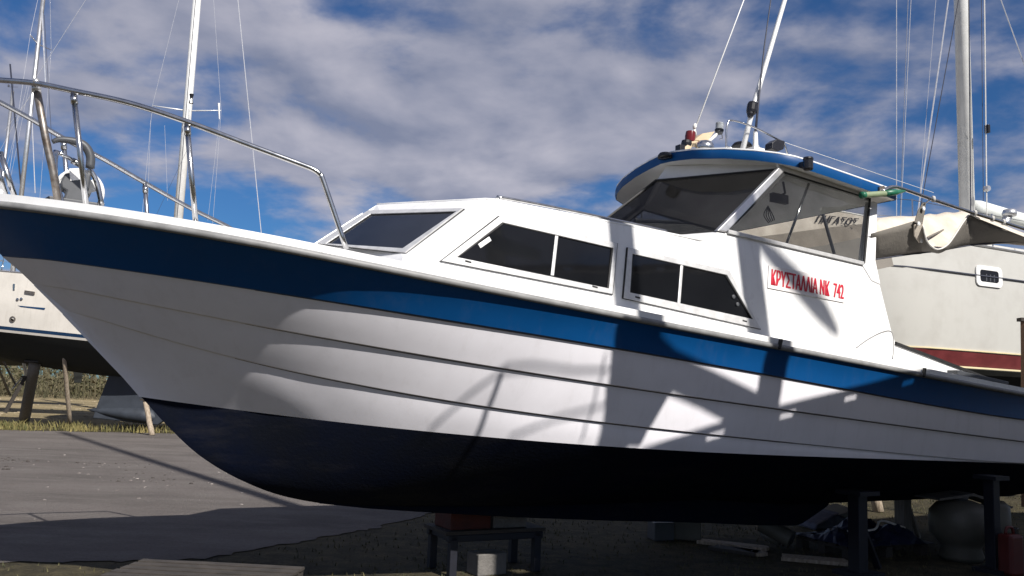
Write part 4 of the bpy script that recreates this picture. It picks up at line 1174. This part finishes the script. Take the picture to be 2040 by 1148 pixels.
        if boom:
            z1, z2, ln, r_ = boom
            mb = MB(); mb.tube([(xm - .12, 0, zt + z1), (xm - .3, 0, zt + z1 + (z2 - z1) * .05), (xm - ln, 0, zt + z2)], [r_ * .8, r_, r_ * .85], 12); mb.build('boom', M['sailgrey'], root, smooth=True)
            mb = MB(); mb.tube([(xm - mast_r, 0, zt + z1 - .75), (xm - .9, 0, zt + z1 - .1)], .03, 7); mb.build('kicker', M['alu'], root, smooth=True)
    # bow and stern rails
    for sgn, nm in ((1, 'pulpit'), (-1, 'pushpit')) if rails else ():
        mb = MB()
        q0, q1 = (.86, .995) if sgn > 0 else (.12, .01)
        zf = zdq(q1) + .62
        a, b_ = [(-L / 2 + L * q, B / 2 * hbq(q) * .92, zf) for q in (q0, q1)]
        pts = [a, ((a[0] + b_[0]) / 2, (a[1] + b_[1]) / 2 + .05, zf), b_, (b_[0] + sgn * .1, 0, zf)]
        pts = pts + [(p[0], -p[1], p[2]) for p in reversed(pts[:-1])]
        mb.tube(pts, .015, 6)
        mb.tube([(p[0], p[1], p[2] - .3) for p in pts], .010, 6)
        for p in (pts[0], pts[2], pts[4], pts[6]): mb.tube([p, (p[0], p[1], p[2] - .62)], .014, 6)
        mb.build(nm, M['steel'], root, smooth=True)
    for sd_ in (1, -1) if rails else ():
        mb = MB()
        qs = [.14 + .12 * k for k in range(7)]
        st_ = [(-L / 2 + L * q, sd_ * B / 2 * hbq(q) * .96, zdq(q)) for q in qs]
        for p in st_: mb.tube([p, (p[0], p[1], p[2] + .6)], .012, 5)
        for dz in (.58, .3): mb.tube([(p[0], p[1], p[2] + dz) for p in st_], .005, 4)
        mb.build('lifeline', M['steel'], root)
    def side(x, z):
        """half-breadth of the topsides at x, z"""
        q = (x + L / 2) / L
        d_ = B / 2 * hbq(q); 
        qq = (x + L * .49) / (L * .935); u_ = B / 2 * hbq(min(max(qq, 0), 1)) * tum
        t = (zdq(q) - z) / (zdq(q) - b0)
        return d_ + (u_ - d_) * t + .03 * math.sin(PI * min(max(t, 0), 1))
    return root, side, topsides

def prop(label, base, top, r, m, cat='prop', taper=.85, group='props holding up the boats', square=False):
    t = thing('prop', label, cat, base, 0, group)
    d = Vector(top) - Vector(base)
    mb = MB()
    n = 4 if square else 10
    pts = [d * (k / 5) + Vector((rnd.gauss(0, r * .04), rnd.gauss(0, r * .04), 0)) * (0 if k in (0, 5) else 1) for k in range(6)]
    mb.tube(pts, [r * (1 - (1 - taper) * k / 5) * rnd.uniform(.96, 1.04) for k in range(6)], n)
    mb.build('post', m, t, smooth=not square)
    mb = MB(); mb.box(d + Vector((0, 0, .02)), (r * 2.6, r * 2.6, .05)); mb.build('pad', M['darkwood'], t)
    return t

# left sailboat, broadside on across the road
sbl, side_l, top_l = sailboat('cream white sailboat with blue waterline stripe, left across the road', (-12.3, 26.7), 0.0, L=13.0, B=3.6, zk=.34, zb=1.66, zw=2.66, zd=(4.32, 4.62), pitch=R(3.8), boot=(2.83, 2.73), boot_m='stripe', keel=(.49, .645, .5), mast=None)
def decal(side_f, root, top, name, pts, m, d=.006):
    mb = MB(); mb.prism([(x, -(side_f(x, z) + .001), z) for x, z in pts], (0, -d, 0)); return mb.build(name, m, top)
def to_local(root, p):
    return Matrix.LocRotScale(root.location, root.rotation_euler, None).inverted() @ Vector(p)
def near(root, side_f, uvpts):
    out = []
    for p in uvpts:
        l = to_local(root, p); out.append((l.x, l.z))
    return out
decal(side_l, sbl, top_l, 'accent_stripe', near(sbl, side_l, [(-14.474, 25.000, 3.624), (-13.644, 25.000, 3.582), (-13.667, 25.000, 3.522), (-14.381, 25.000, 3.584)]), M['stripe'])
c = near(sbl, side_l, [(-14.607, 25.000, 3.220)])[0]
mb = MB(); mb.lathe([(.09, 0), (.09, .02), (.06, .025), (.05, .0)], (c[0], -(side_l(*c) + .0), c[1]), (0, -1, 0), 14); mb.build('through_hull', M['rust'], top_l)
for u_ in (((-14.494, 25.000, 3.802)), ((-14.378, 25.000, 3.821))):
    c = near(sbl, side_l, [u_])[0]
    mb = MB(); mb.lathe([(.045, 0), (.045, .02), (.02, .03)], (c[0], -side_l(*c), c[1]), (0, -1, 0), 10); mb.build('through_hull', M['steel'], top_l)
decal(side_l, sbl, top_l, 'fairlead', near(sbl, side_l, [(-14.287, 25.000, 4.077), (-13.988, 25.000, 4.044), (-13.993, 25.000, 3.955), (-14.278, 25.000, 3.989)]), M['rust'], .04)
decal(side_l, sbl, top_l, 'chainplate', near(sbl, side_l, [(-14.662, 25.000, 4.257), (-14.603, 25.000, 4.259), (-14.598, 25.000, 4.080), (-14.642, 25.000, 4.079)]), M['steel'], .03)
# its props
prop('round pale timber prop with knots, in front of the left sailboat', (-13.672, 27.163, 0.000), (-13.312, 25.600, 2.358), .068, M['wood'])
prop('thick grey post leaning below the left sailboat', (-15.833, 28.369, 0.000), (-14.460, 26.200, 2.007), .17, M['greywood'], taper=1.0)
prop('dark slanting timber strut beside the thick grey post', (-15.382, 26.500, 0.448), (-14.940, 26.600, 1.539), .07, M['darkwood'], square=True)
prop('short pale prop half hidden by the cruiser stem', (-10.321, 25.270, 0.000), (-10.714, 25.500, 1.000), .085, M['wood'])
prop('thin white prop high up behind the thick grey post', (-15.681, 28.000, 1.570), (-15.378, 27.200, 2.025), .055, M['whiteplastic'])
prop('long grey pole leaning at the far left of the field', (-21.946, 38.000, 0.741), (-21.992, 37.000, 1.899), .06, M['greywood'])
prop('thin slanting pole crossing behind the far left poles', (-22.845, 40.000, 1.122), (-23.040, 39.000, 2.285), .05, M['greywood'])
prop('thin slanting steel pole above the dry field', (-21.899, 38.000, 0.919), (-21.519, 38.500, 1.784), .03, M['steel'])
# farther boats behind it
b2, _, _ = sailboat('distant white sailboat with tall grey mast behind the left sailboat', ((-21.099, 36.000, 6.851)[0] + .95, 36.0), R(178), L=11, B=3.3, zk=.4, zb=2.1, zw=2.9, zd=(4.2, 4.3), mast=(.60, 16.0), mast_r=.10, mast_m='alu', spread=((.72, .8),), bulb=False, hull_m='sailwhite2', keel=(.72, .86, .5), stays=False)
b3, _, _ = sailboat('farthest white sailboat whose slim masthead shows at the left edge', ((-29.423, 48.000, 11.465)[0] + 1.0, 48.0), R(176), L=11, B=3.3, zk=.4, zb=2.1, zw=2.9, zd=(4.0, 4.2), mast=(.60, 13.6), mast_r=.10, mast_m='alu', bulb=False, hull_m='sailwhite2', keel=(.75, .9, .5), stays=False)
b5, _, _ = sailboat('sailboat hidden behind the cruiser bow, white mast with spreaders', ((-14.484, 36.200, 8.458)[0] + .08, 35.5), R(96), L=12, B=3.4, zk=.4, zb=1.9, zw=2.8, zd=(4.2, 4.4), stays=False, mast=(.56, 19.0), mast_r=.20, rake=R(0.6), mast_m='mast', spread=((.46, 1.45),), keel=(.45, .6, .5))
mb = MB()
t_ = lambda p: tuple(to_local(b5, p))
mb.tube([t_((-12.721, 35.000, 13.353)), t_((-12.643, 35.000, 12.652))], [.05, .02], 7); mb.build('mast_lamp', M['whiteplastic'], b5)
mb = MB(); mb.lathe([(.10, -.2), (.05, 0), (.10, .2)], t_((-13.905, 35.000, 13.504)), None, 8); mb.build('radar_reflector', M['blackplastic'], b5)
for nm, a, b_, r_, m_ in (('stay', (-11.364, 32.000, 17.410), (-9.293, 31.000, 7.030), .016, 'wire'), ('stay', (-12.643, 35.000, 12.652), (-12.773, 35.000, 8.279), .006, 'wire'), ('stay', (-15.540, 35.000, 12.493), (-15.297, 35.000, 8.180), .006, 'wire'), ('stay', (-13.905, 35.000, 11.247), (-15.026, 35.000, 8.191), .006, 'darkwire'), ('stay', (-14.928, 35.000, 12.298), (-14.517, 35.000, 9.065), .006, 'wire')):
    mb = MB(); mb.tube([t_(a), t_(b_)], r_, 5); mb.build(nm, M[m_], b5)
t_ = lambda p: tuple(to_local(b2, p))
for a, b_, r_, m_ in (((-21.102, 36.000, 17.412), (-20.176, 36.000, 11.739), .012, 'darkwire'), ((-21.215, 36.000, 17.640), (-20.709, 36.000, 14.317), .045, 'alu'), ((-19.321, 36.000, 18.230), (-21.331, 36.000, 14.179), .008, 'wire'), ((-21.132, 36.000, 13.959), (-22.241, 36.000, 12.106), .008, 'wire'), ((-21.282, 36.000, 13.726), (-20.642, 36.000, 9.385), .02, 'wire'), ((-22.354, 36.000, 15.098), (-21.170, 36.000, 9.078), .035, 'darkrope'), ((-21.224, 36.000, 14.001), (-22.358, 36.000, 11.205), .006, 'wire'), ((-21.505, 36.000, 14.172), (-21.981, 36.000, 10.551), .006, 'wire'), ((-21.399, 36.000, 14.404), (-21.889, 36.000, 8.566), .006, 'wire')):
    mb = MB(); mb.tube([t_(a), t_(b_)], r_, 5); mb.build('stay', M[m_], b2)

# right sailboat: white, maroon boot stripe, bow behind the wheelhouse
H4 = R(25)
A4 = Vector((math.cos(H4), math.sin(H4), 0)); N4 = Vector((-math.sin(H4), math.cos(H4), 0))
O4 = Vector((5.290, 12.300, 3.141)); O4.z = 0
L4, B4 = 14.8, 3.9
c4 = O4 + N4 * (B4 / 2) + A4 * (-2.9 + L4 / 2)
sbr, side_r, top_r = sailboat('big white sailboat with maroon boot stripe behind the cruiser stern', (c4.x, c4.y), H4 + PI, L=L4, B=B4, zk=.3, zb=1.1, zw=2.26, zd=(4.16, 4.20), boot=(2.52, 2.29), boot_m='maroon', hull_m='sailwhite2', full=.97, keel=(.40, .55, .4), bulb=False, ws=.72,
    tum=.985, stays=False, mast=((L4 - (4.64 + 2.9)) / L4, 15.5), mast_r=.14, boom=(1.05, .75, 4.6, .15), spread=((.5, 1.1), (.8, .9)), mast_m='mast')
def nr(u3): 
    l = to_local(sbr, u3); return (l.x, l.z)
def decal_r(name, pts, m, d, par=top_r):
    # near side of this hull is its +y side
    P = [nr(p) for p in pts]
    mb = MB(); mb.prism([(x, side_r(x, z) + .001, z) for x, z in P], (0, d, 0)); return mb.build(name, m, par)
def on_side(s, z):
    """world-free helper: local point on the near side, s metres from the pillar along the hull"""
    x = L4 / 2 - 2.9 - s
    return (x, side_r(x, z), z)
def sidestrip(name, s0, s1, z0, z1, m, d, n=24):
    mb = MB()
    lo = [on_side(s0 + (s1 - s0) * k / n, z0) for k in range(n + 1)]
    hi = [on_side(s0 + (s1 - s0) * k / n, z1) for k in range(n + 1)]
    f = lambda P, e: [(p[0], p[1] + e, p[2]) for p in P]
    mb.grid([f(lo, -.01), f(lo, d), f(hi, d), f(hi, -.01)])
    return mb.build(name, m, top_r, smooth=False)
sidestrip('rubbing_line', -1.5, 11.5, 3.722, 3.738, M['darkwire'], .03)
sidestrip('cream_line', -1.5, 11.5, 2.53, 2.55, M['cream'], .02)
sidestrip('cream_line', -1.5, 11.5, 2.265, 2.29, M['cream'], .02)
for s_c in (2.47, 5.4):
    mb = MB()
    def rr(w, h, r_, d):
        pts = []
        for cx2, cz2, a0 in ((w - r_, h - r_, 0), (-w + r_, h - r_, 90), (-w + r_, -h + r_, 180), (w - r_, -h + r_, 270)):
            for k in range(5):
                a = R(a0 + 22.5 * k); pts.append((cx2 + r_ * math.cos(a), cz2 + r_ * math.sin(a)))
        return [on_side(s_c + x, 3.73 + z)[:1] + (on_side(s_c + x, 3.73 + z)[1] + d, 3.73 + z) for x, z in pts]
    ring(mb, rr(.30, .165, .08, .004), rr(.215, .095, .045, .004), (0, .022, 0)); pf = mb.build('portlight', M['whiteplastic'], sbr, bevel=.004)
    mb = MB(); mb.prism(rr(.215, .095, .045, .006), (0, .006, 0)); mb.build('pane', M['darkpane'], pf)
    mb = MB()
    for k in range(3): 
        p = on_side(s_c - .06 + .09 * k, 3.71); mb.box((p[0], p[1] + .014, p[2]), (.03, .002, .11))
    mb.build('curtain', M['greyplastic'], pf)  # grey bars laid on the pane to stand for reflections
t_ = lambda p: tuple(to_local(sbr, p))
for a, b_, r_, m_ in (((6.458, 14.000, 8.888), (6.386, 14.000, 4.721), .007, 'wire'), ((7.411, 14.000, 9.019), (6.722, 14.000, 4.734), .0125, 'wire'), ((7.711, 14.200, 9.133), (6.844, 14.200, 4.780), .008, 'darkwire'), ((7.358, 14.400, 9.031), (6.986, 14.400, 5.357), .004, 'wire'), ((8.760, 15.000, 9.484), (9.320, 15.000, 7.711), .010, 'wire'), ((8.647, 15.700, 9.728), (8.560, 15.700, 5.251), .012, 'darkwire'), ((8.950, 15.700, 9.740), (8.862, 15.700, 5.262), .011, 'rope'), ((8.835, 15.600, 9.686), (8.749, 15.600, 5.524), .006, 'darkwire')):
    mb = MB(); mb.tube([t_(a), t_(b_)], r_, 5); mb.build('stay', M[m_], sbr)
mb = MB(); mb.box(t_((8.923, 15.700, 6.949)), (.06, .09, .16)); mb.build('cam_cleat', M['blackplastic'], sbr, bevel=.01)
mb = MB(); mb.tube([t_((8.620, 14.600, 5.039)), t_((8.497, 14.600, 4.766))], .07, 9); mb.lathe([(.11, -.05), (.12, 0), (.1, .06)], t_((8.638, 14.600, 5.066)), None, 10); mb.build('stanchion_tube', M['alu'], sbr, smooth=True)
mb = MB(); mb.lathe([(.05, -.05), (.06, 0), (.05, .05)], t_((8.878, 15.700, 5.784)), (0, 1, 0), 12); mb.build('gooseneck', M['alu'], sbr)
prop('rusty brown prop at the right edge against the white sailboat', (7.407, 12.400, 0.286), (7.421, 12.300, 2.931), .045, mat('rust_brown_post', (0.17, 0.10, 0.06), 0.8, var=0.4), square=True)
for k, (s, dy) in enumerate(((1.0, .2), (6.5, .1))):
    p = O4 + A4 * s + N4 * .9; q = O4 + A4 * s + N4 * 1.3
    prop(('timber prop below the maroon stripe near the bow', 'timber prop below the maroon stripe amidships')[k], (p.x, p.y, 0), (q.x, q.y, 1.55), .08, M['wood'])

# neighbouring sailboat beside the photographer: its masts, rails and hull shade the cruiser
H6 = R(34)
A6 = Vector((math.cos(H6), math.sin(H6), 0)); N6 = Vector((-math.sin(H6), math.cos(H6), 0))
crn = bw(Vector((5.003, -5.120, 4.506)))
B6, L6 = 3.5, 12.5
c6 = crn - N6 * (B6 / 2 * .86) + A6 * (L6 / 2)
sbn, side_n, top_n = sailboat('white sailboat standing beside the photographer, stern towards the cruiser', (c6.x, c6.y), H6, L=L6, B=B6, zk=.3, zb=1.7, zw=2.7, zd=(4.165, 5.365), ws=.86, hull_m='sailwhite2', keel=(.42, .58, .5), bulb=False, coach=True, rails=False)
t_ = lambda s, t, z: tuple(to_local(sbn, bw((s, -t, z))))
tl = lambda p: tuple(to_local(sbn, bw(p)))
p = Vector((5.277, -6.700, 7.176)); mb = MB(); mb.tube([tl((p.x, p.y, 4.0)), tl((p.x + .05, p.y, 23.0))], [.135, .11], 12); mb.build('mizzen_mast', M['mast'], sbn, smooth=True)
p = Vector((6.686, -6.600, 7.071)); mb = MB(); mb.tube([tl((p.x, p.y, 4.0)), tl((p.x + .04, p.y, 16.0))], [.145, .13], 12); mb.build('mast', M['mast'], sbn, smooth=True)
cov_ = [(4.837, -5.450, 5.425), (5.213, -5.450, 5.380), (5.452, -5.450, 5.276), (5.916, -5.450, 5.157), (6.421, -5.450, 5.017), (6.738, -5.450, 4.930), (6.699, -5.450, 4.813), (6.193, -5.450, 4.838), (5.853, -5.450, 4.955), (5.532, -5.450, 5.049), (5.486, -5.450, 4.969), (5.426, -5.450, 4.854), (5.378, -5.450, 4.751), (5.037, -5.450, 4.789)]
mb = MB(); mb.prism([tl(p) for p in cov_], Vector(tl((5, -5.50, 4))) - Vector(tl((5, -5.45, 4)))); mb.build('sail_cover', M['sailgrey'], sbn, bevel=.012)
mb = MB(); mb.tube([tl(p) for p in ((7.562, -13.000, 12.770), (7.788, -13.000, 12.590), (8.042, -13.000, 12.357), (8.357, -13.000, 12.045), (8.512, -13.000, 11.846))], [.05, .10, .125, .12, .06], 9); mb.build('furled_sail', M['sailgrey'], sbn, smooth=True)  # added roll, floating clear of the boat, to cast a soft diagonal shadow
mb = MB()
mb.tube([tl(p) for p in ((4.018, -5.100, 4.621), (4.020, -5.100, 4.950))], .020, 7)
mb.build('rail_post', M['steel'], sbn, smooth=True)
mb = MB()
mb.tube([tl(p) for p in ((3.777, -6.000, 5.534), (3.945, -6.000, 5.617), (4.123, -6.000, 5.685), (4.325, -6.000, 5.675), (4.655, -6.000, 5.627), (5.054, -6.000, 5.607))], .010, 7)
mb.tube([tl(p) for p in ((4.399, -6.400, 5.697), (4.720, -6.400, 5.736), (5.093, -6.400, 5.760))], .010, 6)
mb.tube([tl(p) for p in ((5.004, -6.600, 5.751), (5.002, -6.600, 5.973), (4.966, -6.600, 6.192))], .009, 6)
mb.build('stern_rail', M['steel'], sbn, smooth=True)
mb = MB()
x0_ = -L6 / 2 + .35
segs = []
x = x0_
zc_ = lambda x: 4.165 + (x + L6 / 2) / L6 * 1.20 + .35 * ((x + L6 / 2) / L6 - .5) ** 2
def tr(x0, x1, z0, z1):
    P = [(x0, side_n(x0, zc_(x0)) - .02, zc_(x0) + z0), (x1, side_n(x1, zc_(x1)) - .02, zc_(x1) + z0), (x1, side_n(x1, zc_(x1)) - .02, zc_(x1) + z1), (x0, side_n(x0, zc_(x0)) - .02, zc_(x0) + z1)]
    mb.prism(P, (0, .03, 0))
while x < L6 / 2 - 3:
    tr(x, x + .60, .0, .08); tr(x, x + .75, .08, .125); x += .75
mb.build('toe_board', M['wood'], sbn)

# ================================================================== under the boats
def boxthing(name, label, cat, c, size, rz, m, group=None, bevel=.01, part=None, rot=None):
    t = thing(name, label, cat, (c[0], c[1], c[2]), rz, group, rot=rot)
    return t
# trestle and blocks under the forward keel
TR = (-0.213, 7.805, 0.000)
tr_ = thing('steel_trestle', 'dark blue steel trestle standing under the forward keel', 'trestle', (TR[0] + .05, TR[1] + .25, 0), R(28), 'dark steel boat trestles')
for sx in (-.42, .42):
    for sy in (-.22, .22):
        mb = MB(); mb.box((sx, sy, .16), (.07, .07, .32)); mb.build('leg', M['trestle'], tr_, bevel=.006)
mb = MB()
mb.box((0, -.22, .33), (.95, .06, .06)); mb.box((0, .22, .33), (.95, .06, .06)); mb.box((-.42, 0, .331), (.06, .5, .055)); mb.box((.42, 0, .331), (.06, .5, .055)); mb.build('top_frame', M['trestle'], tr_, bevel=.006)
mb = MB(); mb.box((0, 0, .377), (1.0, .5, .03)); mb.build('plank', M['darkwood'], tr_)
def rtl(p):
    return tuple(Matrix.LocRotScale(tr_.location, tr_.rotation_euler, None) @ Vector(p))
def block(name, label, cat, p, size, rz, m, group=None, rx=0.0):
    t = thing(name, label, cat, p, rz, group, rot=(rx, 0, rz))
    mb = MB(); mb.box((0, 0, size[2] / 2), size); mb.build('body', m, t, bevel=min(size) * .06)
    return t
block('timber_block', 'red painted timber block on the trestle under the keel', 'block', rtl((-.24, -.02, .393)), (.40, .34, .17), R(30), M['redwood'])
block('concrete_block', 'grey concrete block beside the red timber block on the trestle', 'block', rtl((.17, -.02, .393)), (.34, .32, .165), R(26), M['concrete'])
block('concrete_block', 'pale concrete block with sunlit face low inside the trestle', 'block', rtl((-.05, -.16, .0)), (.30, .20, .19), R(33), M['concrete'])
# second trestle and steel posts under the stern
def steel_post(label, base, h, w, m, group):
    t = thing('support_post', label, 'post', base, R(30), group)
    mb = MB(); mb.box((0, 0, h / 2), (w, w, h)); mb.build('post', m, t, bevel=.006)
    mb = MB(); mb.box((0, 0, .02), (w * 2.6, w * 2.6, .04)); mb.build('foot', m, t)
    mb = MB(); mb.box((0, 0, h + .02), (w * 2.2, w * 2.2, .04)); mb.build('head', m, t)
    mb = MB(); mb.tube([(0, 0, h * .75), (.45, .12, .02)], w * .28, 6); mb.build('brace', m, t)
    return t
steel_post('dark blue steel post below the after end of the keel', ((3.435, 8.469, 0.000)[0], (3.435, 8.469, 0.000)[1], 0), .76, .13, M['trestle'], 'steel posts under the stern')
steel_post('dark blue steel post by the off white tank', ((4.980, 8.895, 0.000)[0], (4.980, 8.895, 0.000)[1], 0), .92, .11, M['trestle'], 'steel posts under the stern')
steel_post('grey post farther back under the hull', (4.85, 10.6, 0), .8, .14, M['greywood'], 'steel posts under the stern')
# debris: paired boxes, rolled sheet, planks, tarpaulin on a pallet, tank, red can
gp = (1.826, 10.129, 0.000)
block('plastic_crate', 'dark grey box standing behind the keel on the sunlit dirt', 'box', gp, (.24, .24, .21), R(12), M['greyplastic'])
gp = (2.138, 10.235, 0.000)
block('plastic_crate', 'pale grey box with a white edge beside the dark grey box', 'box', gp, (.33, .26, .225), R(-8), M['barrel'])
gp = (3.130, 9.922, 0.000)
t = thing('rolled_sheet', 'grey rolled sheet lying tilted on the dirt below the keel end', 'roll', gp, R(-35))
mb = MB(); mb.tube([(-.20, 0, .24), (.14, 0, .10)], .10, 14); mb.build('roll', M['barrel'], t, smooth=True, auto=40)
mb = MB(); mb.lathe([(.05, -.01), (.075, .0), (.05, .012)], (.145, 0, .10), (1, 0, -.4), 14); mb.build('core', M['greyplastic'], t)
mb = MB(); mb.tube([(-.20, .02, .13), (.0, .02, .04)], .05, 10); mb.build('loose_end', M['barrel'], t, smooth=True)
for k, (u1, u2, lab, mm, w) in enumerate((((2.235, 9.986, 0.000), (2.928, 9.631, 0.000), 'brown plank with torn end among the planks on the dirt', 'wood', .10), ((2.308, 9.621, 0.000), (2.720, 9.297, 0.000), 'short brown plank nearest the trestle side', 'darkwood', .12), ((2.583, 9.619, 0.000), (2.748, 9.246, 0.000), 'split pale plank crossing the brown planks', 'wood', .08), ((2.913, 9.170, 0.000), (3.538, 8.974, 0.000), 'long pale plank lying before the tarpaulin pile', 'wood', .13))):
    a, b_ = Vector(u1), Vector(u2); c = (a + b_) / 2; d = b_ - a
    t = thing('plank', lab, 'plank', (c.x, c.y, 0), math.atan2(d.y, d.x), 'loose planks under the cruiser')
    mb = MB(); l = d.length / 2
    mb.prism([(-l, -w, .005), (l * .96, -w * .9, .005), (l, w * .2, .005), (l * .9, w, .005), (-l * .97, w * .9, .005), (-l * .92, 0, .005)], (0, 0, .035)); mb.build('board', M[mm], t)
    mb = MB()
    for q in (-.7, .7): mb.lathe([(.008, 0), (.008, .006)], (l * q, 0, .04), None, 6)
    mb.build('nail', M['rust'], t)
def pallet(label, c, rz, m, sx=1.2, sy=.9, n=6, group='wooden pallets on the ground'):
    t = thing('pallet', label, 'pallet', (c[0], c[1], 0), rz, group)
    for k in range(n):
        y = -sy / 2 + sy * (k + .5) / n
        mb = MB(); mb.box((rnd.gauss(0, .006), y, .128), (sx, sy / n * .72, .022), (0, 0, rnd.gauss(0, .008))); mb.build('slat', m, t)
    for x in (-sx * .46, 0, sx * .46):
        mb = MB(); mb.box((x, 0, .104), (.09, sy, .022)); mb.build('crosspiece', m, t)
        for y in (-sy * .43, 0, sy * .43):
            mb = MB(); mb.box((x, y, .047), (.10, .10, .09)); mb.build('block', m, t)
    return t
gp = Vector((-2.333, 7.561, 0.000))
pallet('weathered wooden pallet on the near ground, lower left', (gp.x + .02, gp.y - .80), R(-4), M['darkwood'], 1.35, 1.0, 7)
gp = (4.031, 9.863, 0.000)
pallet('dark wooden pallet holding the blue tarpaulin heap', gp, R(24), M['darkwood'], 1.15, .8, 5)
t = thing('tarpaulin_heap', 'crumpled dark blue tarpaulin heaped on the dark pallet', 'tarpaulin', (gp[0], gp[1], .14), R(24))
mb = MB(); rows = []
for i in range(19):
    r_ = []
    for j in range(15):
        x, y = -.62 + 1.24 * i / 18, -.46 + .92 * j / 14
        e = max(0, 1 - (abs(x) / .62) ** 3) * max(0, 1 - (abs(y) / .46) ** 3)
        z = e * (.12 + .07 * math.sin(x * 7 + y * 3) + .05 * math.sin(y * 11 - x * 5) + rnd.gauss(0, .02)) + (0 if e > .05 else -.03)
        r_.append((x + rnd.gauss(0, .012), y + rnd.gauss(0, .012), max(z, .002)))
    rows.append(r_)
mb.grid(rows); mb.build('folds', M['bluetarp'], t, smooth=False, solid=.006)
mb = MB(); mb.tube(smooth_path([(-.5, -.3, .14), (-.2, -.38, .16), (.1, -.2, .22), (.35, -.3, .15)], 4), .012, 6); mb.build('cord', M['rope'], t, smooth=True)
gp = (4.347, 11.606, 0.000)
t = thing('sheet_bundle', 'dark bundle with a pale folded sheet on top, behind the keel end', 'bundle', gp, R(20))
mb = MB(); mb.prism([(-.42, -.2, 0), (.45, -.2, 0), (.40, -.2, .10), (.15, -.2, .24), (-.1, -.2, .20), (-.38, -.2, .08)], (0, .42, .02)); mb.build('bundle', M['bluetarp'], t, bevel=.03)
mb = MB(); mb.prism([(-.05, -.22, .20), (.20, -.22, .27), (.28, -.22, .22), (.10, -.22, .14)], (.03, .4, .03)); mb.build('folded_sheet', M['barrel'], t, bevel=.01)
gp = (4.983, 9.527, 0.000)
t = thing('plastic_tank', 'bulky off white plastic tank under the stern', 'tank', gp, R(15))
mb = MB(); mb.lathe([(.20, 0), (.23, .05), (.20, .14), (.24, .2), (.31, .28), (.32, .42), (.31, .52), (.24, .60), (.12, .64)], (0, 0, 0), None, 18); mb.build('body', M['barrel'], t, smooth=True)
mb = MB(); mb.lathe([(.08, .635), (.09, .66), (.09, .70), (.07, .71)], (0, 0, 0), None, 14); mb.build('cap', M['greyplastic'], t)
mb = MB(); mb.lathe([(.14, 0), (.16, .2), (.15, .4), (.09, .46)], (.42, -.05, .18), None, 14); mb.build('neck', M['barrel'], t, smooth=True)
mb = MB(); mb.prism([(-.35, -.1, .66), (.1, -.1, .72), (.62, -.1, .58), (.60, -.1, .56), (.1, -.1, .69), (-.35, -.1, .64)], (0, .4, 0)); mb.build('loose_sheet', M['concrete'], t)
gp = (5.085, 8.770, 0.000)
t = thing('fuel_can', 'red plastic can at the right edge by the steel post', 'can', gp, R(25))
mb = MB(); mb.box((0, 0, .2), (.20, .16, .40)); mb.build('body', M['redplastic'], t, bevel=.03)
mb = MB(); mb.tube(smooth_path([(-.07, 0, .40), (-.05, 0, .46), (.03, 0, .46), (.05, 0, .40)], 3), .015, 7); mb.build('handle', M['redplastic'], t, smooth=True)
mb = MB(); mb.lathe([(.03, .39), (.03, .45), (.025, .46)], (.08, 0, 0), None, 10); mb.build('cap', M['blackplastic'], t)
